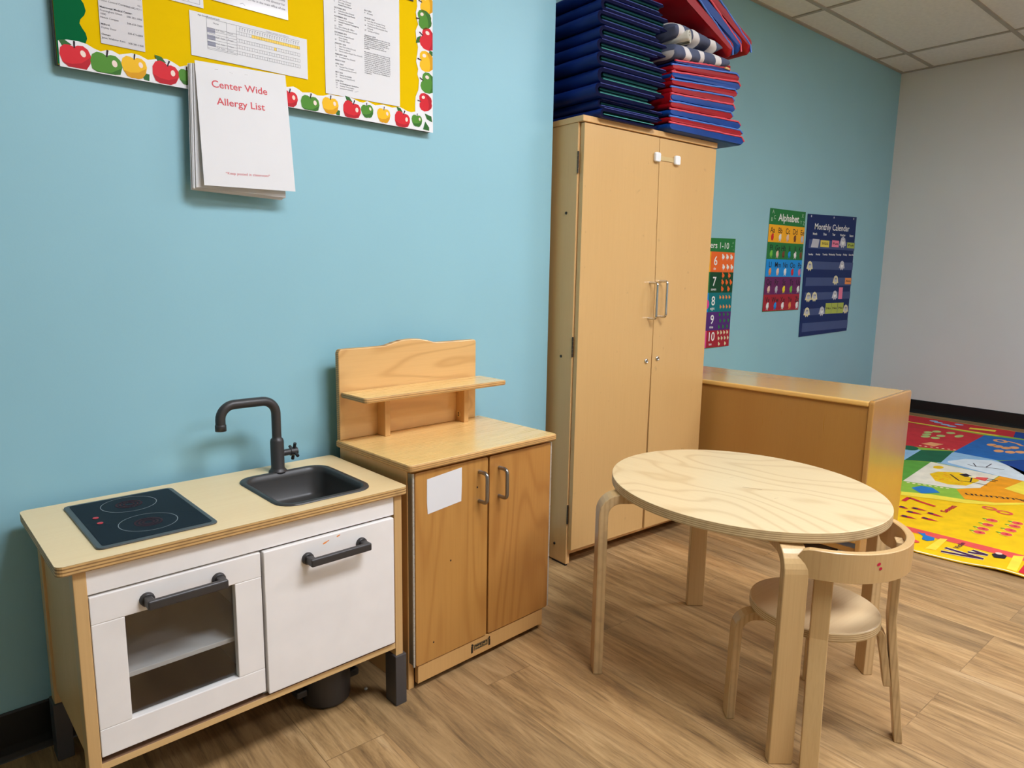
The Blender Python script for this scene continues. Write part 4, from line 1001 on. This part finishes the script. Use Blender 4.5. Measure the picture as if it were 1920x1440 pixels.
rb_mat([(.38, .806, 0, .027, VR, EB, -.03), (.392, .824, .028, .058, VB, ER, -.035), (.385, .812, .059, .088, VR, EB, -.045)], 'red and blue mat with curled tip just under the striped blanket', .1800, -.034, [(.402, .003, .084)])
rb_mat([(.42, .755, 0, .016, 'vinyl_navy', ER, -.03)], 'thin dark blue mat squeezed under the striped blanket', .2695, -.030)
b = MB(); b.box(.70, .752, -.034, .02, .0, .010, 'vinyl_red', .004); b.box(.715, .742, -.036, -.02, -.008, .0, 'tag_tan', .002)
o = b.build('mat_tag', loc=tuple(MT @ Vector((0, 0, .276))), rotz=TR); tag(o, 'small red and tan tab sticking out under the striped blanket', 'tag')

# blankets
def soft(name, fn, nu, nv, m, parent):
    vs = []; fs = []
    for i in range(nu + 1):
        for j in range(nv): vs.append(fn(i / nu, j / nv))
    for i in range(nu):
        for j in range(nv): fs.append((i * nv + j, i * nv + (j + 1) % nv, (i + 1) * nv + (j + 1) % nv, (i + 1) * nv + j))
    b = MB(); b.raw(vs, fs, m, True); b.raw(vs, [tuple(range(nv))[::-1], tuple(nu * nv + j for j in range(nv))], m, True); return b.build(name, parent)
BL = thing('striped_blanket', 'folded grey and cream striped blanket lying on the red and blue mats', 'blanket', tuple(MT @ Vector((0, 0, .284))), TR, None)
def lower(u, v):
    a = 2 * PI * v; x = .400 + u * .335; taper = 1 - .35 * max(0, u - .72) / .28; end = min(1, u / .05, (1 - u) / .04); end = math.sqrt(max(.02, end))
    cz = .034 - .018 * u; hz = .034 * taper * end; yy = .14 + .185 * math.copysign(abs(math.cos(a)) ** .55, math.cos(a)) * (.97 + .03 * end)
    z = cz + hz * math.copysign(abs(math.sin(a)) ** .7, math.sin(a))
    nz = noise.noise(Vector((x * 16, yy * 10, z * 30))); n2 = noise.noise(Vector((x * 55, yy * 5, z * 14)))
    return (x + .004 * nz, yy + .006 * nz + .003 * n2, (sag(x) - 1) * .284 + max(.002, z + .004 * nz + .002 * n2))
soft('lower_fold', lower, 60, 40, 'blanket_stripe', BL)
def upper(u, v):
    a = 2 * PI * v; x = .398 + u * .285; end = math.sqrt(max(.03, min(1, u / .05, (1 - u) / .10)))
    cz = .108 - .042 * u ** 1.4; hz = (.038 - .012 * u) * end; yy = .15 + .19 * math.copysign(abs(math.cos(a)) ** .6, math.cos(a))
    z = cz + hz * math.copysign(abs(math.sin(a)) ** .75, math.sin(a))
    nz = noise.noise(Vector((x * 13 + 5, yy * 9, z * 22))); n2 = noise.noise(Vector((x * 40, yy * 7, z * 18 + 3)))
    return (x + .004 * nz, yy + .008 * nz, (sag(x) - 1) * .284 + z + .006 * nz + .003 * n2)
soft('upper_fold', upper, 56, 40, 'blanket_stripe', BL)
b = MB(); spiral = []
for i in range(46):
    a = .4 + i * .235; r = .006 + .0165 * i / 45; spiral.append((r * math.cos(a), r * math.sin(a)))
d = Vector((.36, -.93, .06)).normalized(); u_ = Vector((0, 0, 1)); w_ = d.cross(u_).normalized(); u_ = w_.cross(d); st = Vector((.425, .058, .040)); vs = []; fs = []
L_ = [0, .04, .075, .112, .118]
for j, l in enumerate(L_):
    for th in (.0035, -.0035):
        for i, (p, q) in enumerate(spiral):
            rr = math.hypot(p, q); k = (rr + th * (.9 if j == 4 else 1)) / rr; nz = .0015 * noise.noise(Vector((p * 90, q * 90, l * 20)))
            vs.append(tuple(st + d * l + w_ * (p * k + nz) + u_ * (q * k + nz)))
ns = len(spiral); row = 2 * ns
for j in range(len(L_) - 1):
    for i in range(ns - 1):
        fs.append((j * row + i, j * row + i + 1, (j + 1) * row + i + 1, (j + 1) * row + i)); fs.append((j * row + ns + i + 1, j * row + ns + i, (j + 1) * row + ns + i, (j + 1) * row + ns + i + 1))
for j in (0, len(L_) - 1):
    for i in range(ns - 1): fs.append((j * row + i, j * row + i + 1, j * row + ns + i + 1, j * row + ns + i))
b.raw(vs, fs, 'fleece_cream', True); plabel(b.build('rolled_edge', BL), 'cream fleece underside rolled into a spiral')

# tilted mat on top
def tiltf(ang, ox, oz):
    c, s = math.cos(ang), math.sin(ang)
    return lambda pr: [(ox + (x - ox) * c - (z - oz) * s, oz + (x - ox) * s + (z - oz) * c) for x, z in pr]
TF = tiltf(-.50, .745, .014)
rb_mat([(.40, .750, 0, .040, VR, EB, 0), (.40, .785, .043, .084, VB, ER, 0), (.40, .840, .086, .124, VR, 'binding_blue', 0)], 'red and blue mat leaning steeply on top of the striped blanket', .308, -.040, None, TF)

# ------------------------------------------------------------------ printed rug
b = MB(); RY0, RY1 = -1.75, .40
near = []
for i in range(61):
    y = RY0 + (RY1 - RY0) * i / 60
    near.append((2.795 + .045 * min(1, max(0, (-.78 - y) / .3)) * .9 + .010 * math.sin(y * 9) * (1 if y < -.8 else .3), y))
def lift(x, y): # ripples along the near edge
    k = max(0, 1 - (x - 2.79) / .22); return .004 + k * (.010 * max(0, math.sin(y * 11 + 1.1)) ** 2 + .003)
nx = 30; vs = []; fs = []
for (xn, y) in near:
    for j in range(nx + 1):
        t = (j / nx) ** 1.6; x = xn + (5.80 - xn) * t; vs.append((x, y, lift(x, y)))
for i in range(60):
    for j in range(nx): fs.append((i * (nx + 1) + j, i * (nx + 1) + j + 1, (i + 1) * (nx + 1) + j + 1, (i + 1) * (nx + 1) + j)[::-1])
n0 = len(vs); vs += [(x, y, z - .003) for x, y, z in vs]; nf = len(fs); fs += [tuple(i + n0 for i in f)[::-1] for f in fs]
bd = [i * (nx + 1) for i in range(61)]
fs += [(bd[i + 1], bd[i], bd[i] + n0, bd[i + 1] + n0) for i in range(60)]
bd2 = [i * (nx + 1) + nx for i in range(61)]; fs += [(bd2[i], bd2[i + 1], bd2[i + 1] + n0, bd2[i] + n0) for i in range(60)]
for e_ in (0, 60):
    fs += [(e_ * (nx + 1) + j, e_ * (nx + 1) + j + 1, e_ * (nx + 1) + j + 1 + n0, e_ * (nx + 1) + j + n0) for j in range(nx)]
b.raw(vs, fs, 'r_yel', False)
def drape(pts, k, m, step=.04):
    """print on the rug: cut the polygon's edges finely and lay it on the rippled surface"""
    out = []
    for i in range(len(pts)):
        (xa, ya), (xb, yb_) = pts[i], pts[(i + 1) % len(pts)]; n = max(1, int(math.hypot(xb - xa, yb_ - ya) / step))
        for q in range(n): out.append((xa + (xb - xa) * q / n, ya + (yb_ - ya) * q / n))
    bm = bmesh.new(); V = [bm.verts.new((x, y, 0)) for x, y in out]
    es = [bm.edges.new((V[i], V[(i + 1) % len(V)])) for i in range(len(V))]
    bmesh.ops.triangle_fill(bm, use_beauty=True, edges=es, normal=(0, 0, 1))
    if max(p[0] for p in pts) > 2.79 and min(p[0] for p in pts) < 3.02: bmesh.ops.subdivide_edges(bm, edges=[e for e in bm.edges if e.calc_length() > .05], cuts=1, use_grid_fill=True)
    for v in bm.verts: v.co.z = lift(v.co.x, v.co.y) + .0006 + .0004 * k
    for f in bm.faces:
        f.normal_update()
        if f.normal.z < 0: f.normal_flip()
    b.addbm(bm, lambda f: m)
def R(pts, k, m): drape(pts, k, m)
def RS(pts, w, k, m):
    for (xa, ya), (xb, yb_) in zip(pts, pts[1:]):
        d = math.hypot(xb - xa, yb_ - ya) or 1; px, py = -(yb_ - ya) / d * w / 2, (xb - xa) / d * w / 2
        R([(xa + px, ya + py), (xa - px, ya - py), (xb - px, yb_ - py), (xb + px, yb_ + py)], k, m)
# pale outer hem
for (xa, ya), (xb, yb_) in zip(near, near[1:]): drape([(xa, ya), (xb, yb_), (xb + .011, yb_), (xa + .011, ya)], 1, 'r_pale')
# panels
R([(3.062, RY0), (3.135, RY0), (3.072, -.661), (3.06, -.2), (3.04, .399), (2.99, .399), (3.0, -.2), (3.012, -.661)], 1, 'r_coral')
R([(3.591, -.459), (3.663, -.572), (3.708, -.708), (3.769, -.816), (3.889, -.908), (4.05, -1.05), (4.05, RY0), (5.55, RY0), (5.55, .399), (3.75, .399), (3.62, .1)], 1, 'r_lime')
R([(3.526, -.481), (3.588, -.597), (3.643, -.727), (3.727, -.827), (3.85, -.917), (3.889, -.908), (3.769, -.816), (3.708, -.708), (3.663, -.572), (3.591, -.459)], 2, 'r_yel2')
R([(3.863, -.623), (4.008, -.688), (4.342, -.687), (4.338, -.799), (4.2, -1.0), (3.95, -1.0), (3.889, -.908), (3.769, -.816), (3.713, -.706)], 2, 'r_orange')
R([(4.082, -.775), (4.338, -.799), (4.3, -1.0), (4.038, -.872)], 3, 'r_yel2')
R([(4.355, -.336), (4.336, -.682), (3.993, -.692), (3.876, -.618), (3.797, -.389)], 3, 'r_cream')
R([(4.278, -.22), (4.337, -.342), (3.797, -.389), (3.72, .3), (4.2, .3)], 2, 'r_green')
R([(4.624, -.187), (4.755, -.328), (4.385, -.378), (4.278, -.22)], 4, 'r_dgreen')
R([(4.700, .30), (4.626, -.099), (4.624, -.187), (4.278, -.22), (4.2, .30)], 3, 'r_sky')
R(oval(4.62, -.12, .07, .05, .3, 18), 4, 'r_dgreen'); R(oval(4.38, -.16, .05, .018, .2, 12), 4, 'r_coral')
R([(4.365, -.362), (4.7, -.33), (4.902, -.393), (4.685, -.603), (4.575, -.742), (4.40, -1.0), (4.30, -1.0), (4.338, -.799), (4.336, -.682)], 3, 'r_sky')
R([(4.456, -.392), (4.597, -.439), (4.693, -.551), (4.629, -.674), (4.399, -.90), (4.32, -.90), (4.336, -.682), (4.368, -.55), (4.42, -.404)], 5, 'r_ice')
R([(5.50, .399), (5.458, -.299), (4.785, -.35), (4.667, -.083), (4.70, .399)], 2, 'r_red')
R([(5.458, -.299), (5.52, -.60), (5.5, RY0), (4.95, RY0), (4.82, -.80), (4.878, -.669), (4.729, -.577), (4.735, -.334)], 4, 'r_blue')
R([(4.71, -.582), (4.878, -.672), (4.86, -1.4), (4.40, -1.2), (4.47, -.767), (4.615, -.664)], 5, 'r_dblue')
R([(5.79, .399), (5.785, -.40), (5.551, -.445), (5.50, .399)], 2, 'r_red')
R([(5.785, -.40), (5.785, RY0 + .01), (5.55, RY0 + .01), (5.551, -.445)], 2, 'r_dblue')
R([(5.515, .39), (5.49, .39), (5.495, -.36), (5.53, -.37)], 4, 'r_yel2')
# numbers and words
def rug_text(s, x, y, size, ang, k, m, width=None, bold=.01, align='L'):
    q = MB(); q.text(s, x, y, size, m, 0, align, ang, bold, width)
    b.raw([(p[0], p[1], lift(p[0], p[1]) + .0006 + .0004 * k) for p in q.v], q.f, m)
RS([(3.437, -.527), (3.517, -.523), (3.489, -.588), (3.471, -.655)], .020, 3, 'r_red')
for cx, cy, rx, ry in ((3.652, -.828, .027, .031), (3.637, -.893, .030, .033)):
    o1 = oval(cx, cy, rx, ry, 0, 24); o2 = oval(cx, cy, rx - .012, ry - .013, 0, 24)
    for i in range(24): R([o1[i], o1[(i + 1) % 24], o2[(i + 1) % 24], o2[i]], 3, 'r_coral')
for x, y in [(3.465, -.887), (3.382, -.894), (3.307, -.897), (3.245, -.901), (3.515, -.971), (3.458, -.975), (3.384, -.978), (3.313, -.981)]:
    R(oval(x, y, .030, .027, 0, 14), 2, 'r_yel2'); R(oval(x, y - .002, .024, .022, 0, 14), 3, 'r_coral'); R(oval(x, y + .026, .006, .010, 0, 8), 4, 'r_green'); R(oval(x, y - .004, .008, .006, 0, 8), 5, 'r_crim')
for (xa, ya), (xb, yb_) in [((3.362, -.593), (3.366, -.658)), ((3.288, -.598), (3.294, -.662)), ((3.344, -.666), (3.333, -.74)), ((3.204, -.605), (3.207, -.67)), ((3.250, -.675), (3.251, -.744)), ((3.334, -.547), (3.326, -.59))]:
    R([(xa - .013, ya), (xa + .013, ya), ((xa + xb) / 2 + .012, (ya + yb_) / 2), (xb, yb_), ((xa + xb) / 2 - .012, (ya + yb_) / 2)], 3, 'r_crim')
    R(oval(xa, ya - .014, .012, .012, 0, 8), 4, 'r_purple')
rug_text('Seven', 3.410, -.722, .040, 0.0, 4, 'r_crim', .145, .02)
rug_text('Autumn', 3.960, -.905, .062, 2.10, 4, 'r_dark', .27, .012)
for pts in ([(2.872, -.878), (2.917, -1.01)], [(2.928, -.874), (2.917, -1.01)], [(2.952, -.948), (2.979, -1.007)], [(2.990, -.951), (2.979, -1.007)]):
    RS(pts, .031, 3, 'r_pale'); RS(pts, .021, 4, 'r_purple')
rug_text('Violin', 2.958, -.912, .028, 0.03, 4, 'r_purple', .095, .01)
R([(3.009, -1.013), (3.049, -1.026), (3.034, -1.058), (2.992, -1.062), (2.972, -1.031)], 4, 'r_dark'); R(oval(3.036, -1.030, .014, .012, 0, 12), 5, 'c_flesh')
R([(3.036, -.731), (3.030, -.752), (3.045, -.758), (3.020, -.772), (3.018, -.806), (2.985, -.815), (2.952, -.800), (2.958, -.778), (3.0, -.768)], 4, 'r_whale')
R(oval(2.905, -.757, .020, .030, 0, 14), 4, 'r_coral'); R(oval(3.03, -.69, .018, .022, 0, 12), 4, 'r_coral')
for i in range(6):
    for dx in (0, .045): R(oval(2.89 + dx + .01 * (i % 2), -.33 - i * .06, .014, .017, 0, 10), 3, ['r_coral', 'r_whale'][i % 2])
R([(3.030, -.822), (3.048, -.845), (2.870, -.860), (2.852, -.826)], 2, 'r_yel2'); R([(3.062, -1.072), (3.088, -1.101), (2.868, -1.130), (2.868, -1.098)], 2, 'r_yel2')
R([(3.055, -1.120), (3.06, -1.55), (2.865, -1.55), (2.868, -1.135)], 2, 'r_red')
R([(4.066, -.427), (4.152, -.441), (4.235, -.52), (4.203, -.599), (4.138, -.648), (3.975, -.633), (3.924, -.564), (3.941, -.497)], 4, 'r_yel')
for i in range(40):
    rr = random.Random(i); R(oval(4.07 + rr.uniform(-.11, .11), -.54 + rr.uniform(-.08, .08), .006, .006, 0, 6), 5, 'r_orange')
RS([(4.145, -.505), (4.047, -.578), (4.067, -.625), (4.076, -.700)], .008, 6, 'r_dark'); RS([(4.067, -.625), (4.165, -.603)], .007, 6, 'r_dark')
R([(4.186, -.535), (4.235, -.555), (4.200, -.600), (4.158, -.571)], 6, 'r_dark'); R(oval(4.185, -.600, .02, .018, 0, 10), 7, 'r_pale'); R([(4.200, -.605), (4.240, -.660), (4.156, -.670), (4.158, -.612)], 6, 'r_coral'); RS([(4.215, -.662), (4.22, -.71)], .010, 6, 'r_dark'); RS([(4.18, -.664), (4.185, -.71)], .010, 6, 'r_dark')
RS([(4.463, -.493), (4.451, -.54), (4.481, -.581), (4.509, -.664)], .008, 6, 'r_dark'); RS([(4.451, -.54), (4.527, -.504)], .006, 6, 'r_dark'); RS([(4.481, -.581), (4.599, -.577)], .006, 6, 'r_dark')
o1 = oval(5.34, -.425, .055, .042, .2, 20); o2 = oval(5.34, -.425, .03, .02, .2, 20)
for i in range(20): R([o1[i], o1[(i + 1) % 20], o2[(i + 1) % 20], o2[i]], 5, 'r_peach')
RS([(5.37, -.455), (5.345, -.52), (5.29, -.56)], .024, 5, 'r_peach')
for x, y in [(5.157, -.424), (5.142, -.465), (5.135, -.51), (5.19, -.54), (5.002, -.505), (5.026, -.56), (5.082, -.60)]: R(oval(x, y, .045, .026, 0, 12), 5, 'r_peach')
for x, y in [(5.225, -.02), (5.301, -.049), (5.334, -.128), (5.062, -.059), (5.071, -.117), (5.176, -.117), (5.14, -.04)]: R(oval(x, y, .042, .026, 0, 12), 4, 'r_apple')
R(oval(5.27, -.20, .06, .022, 0, 12), 4, 'r_apple'); R([(4.811, -.12), (4.91, -.146), (4.914, -.22), (4.795, -.202)], 4, 'r_peach')
for i in range(7): R(oval(4.74 + .01 * i, -.14 - .03 * i, .010, .009, 0, 6), 4, 'r_pale')
R([(3.698, -.467), (3.78, -.485), (3.788, -.536), (3.727, -.592), (3.635, -.536)], 4, 'r_whale')
for i in range(8): R(oval(3.785 + .008 * i, -.42 - .024 * i, .010, .009, 0, 6), 4, 'r_pale')
R(oval(4.255, -.408, .042, .024, 0, 14), 4, 'r_yel'); R([(5.60, -.16), (5.66, -.15), (5.72, -.30), (5.65, -.31)], 4, 'r_yel2')
for x, y in ((5.695, .103), (5.623, .002), (5.713, -.063), (5.66, .06), (5.60, -.05)): R(oval(x, y, .03, .03, 0, 10), 4, 'r_sky')
tag(b.build('printed_rug'), 'bright printed learning rug with numbers and pictures on the floor by the white wall', 'rug')

# ------------------------------------------------------------------ camera, world, colour
cam = bpy.data.cameras.new('camera'); co = bpy.data.objects.new('camera', cam); COL.objects.link(co)
F, yaw, pitch, roll = 1294.149, -.7036, -.1592, .0162
fw = Vector((-math.sin(yaw) * math.cos(pitch), math.cos(yaw) * math.cos(pitch), math.sin(pitch)))
rt = Vector((math.cos(yaw), math.sin(yaw), 0)); up = rt.cross(fw)
r2 = rt * math.cos(roll) + up * math.sin(roll); u2 = -rt * math.sin(roll) + up * math.cos(roll)
Mx = Matrix((r2, u2, -fw)).transposed().to_4x4(); Mx.translation = Vector((-.1285, -1.7576, 1.0734)); co.matrix_world = Mx
cam.sensor_fit = 'HORIZONTAL'; cam.sensor_width = 36; cam.lens = 36 * F / 1920; cam.clip_start = .05
scene.camera = co
w = bpy.data.worlds.new('world'); scene.world = w; w.use_nodes = True
w.node_tree.nodes['Background'].inputs[0].default_value = (.8, .85, .9, 1); w.node_tree.nodes['Background'].inputs[1].default_value = .05
scene.view_settings.view_transform = 'Standard'; scene.view_settings.look = 'None'
scene.view_settings.gamma = 1; scene.view_settings.use_curve_mapping = False
scene.view_settings.exposure = 0.0
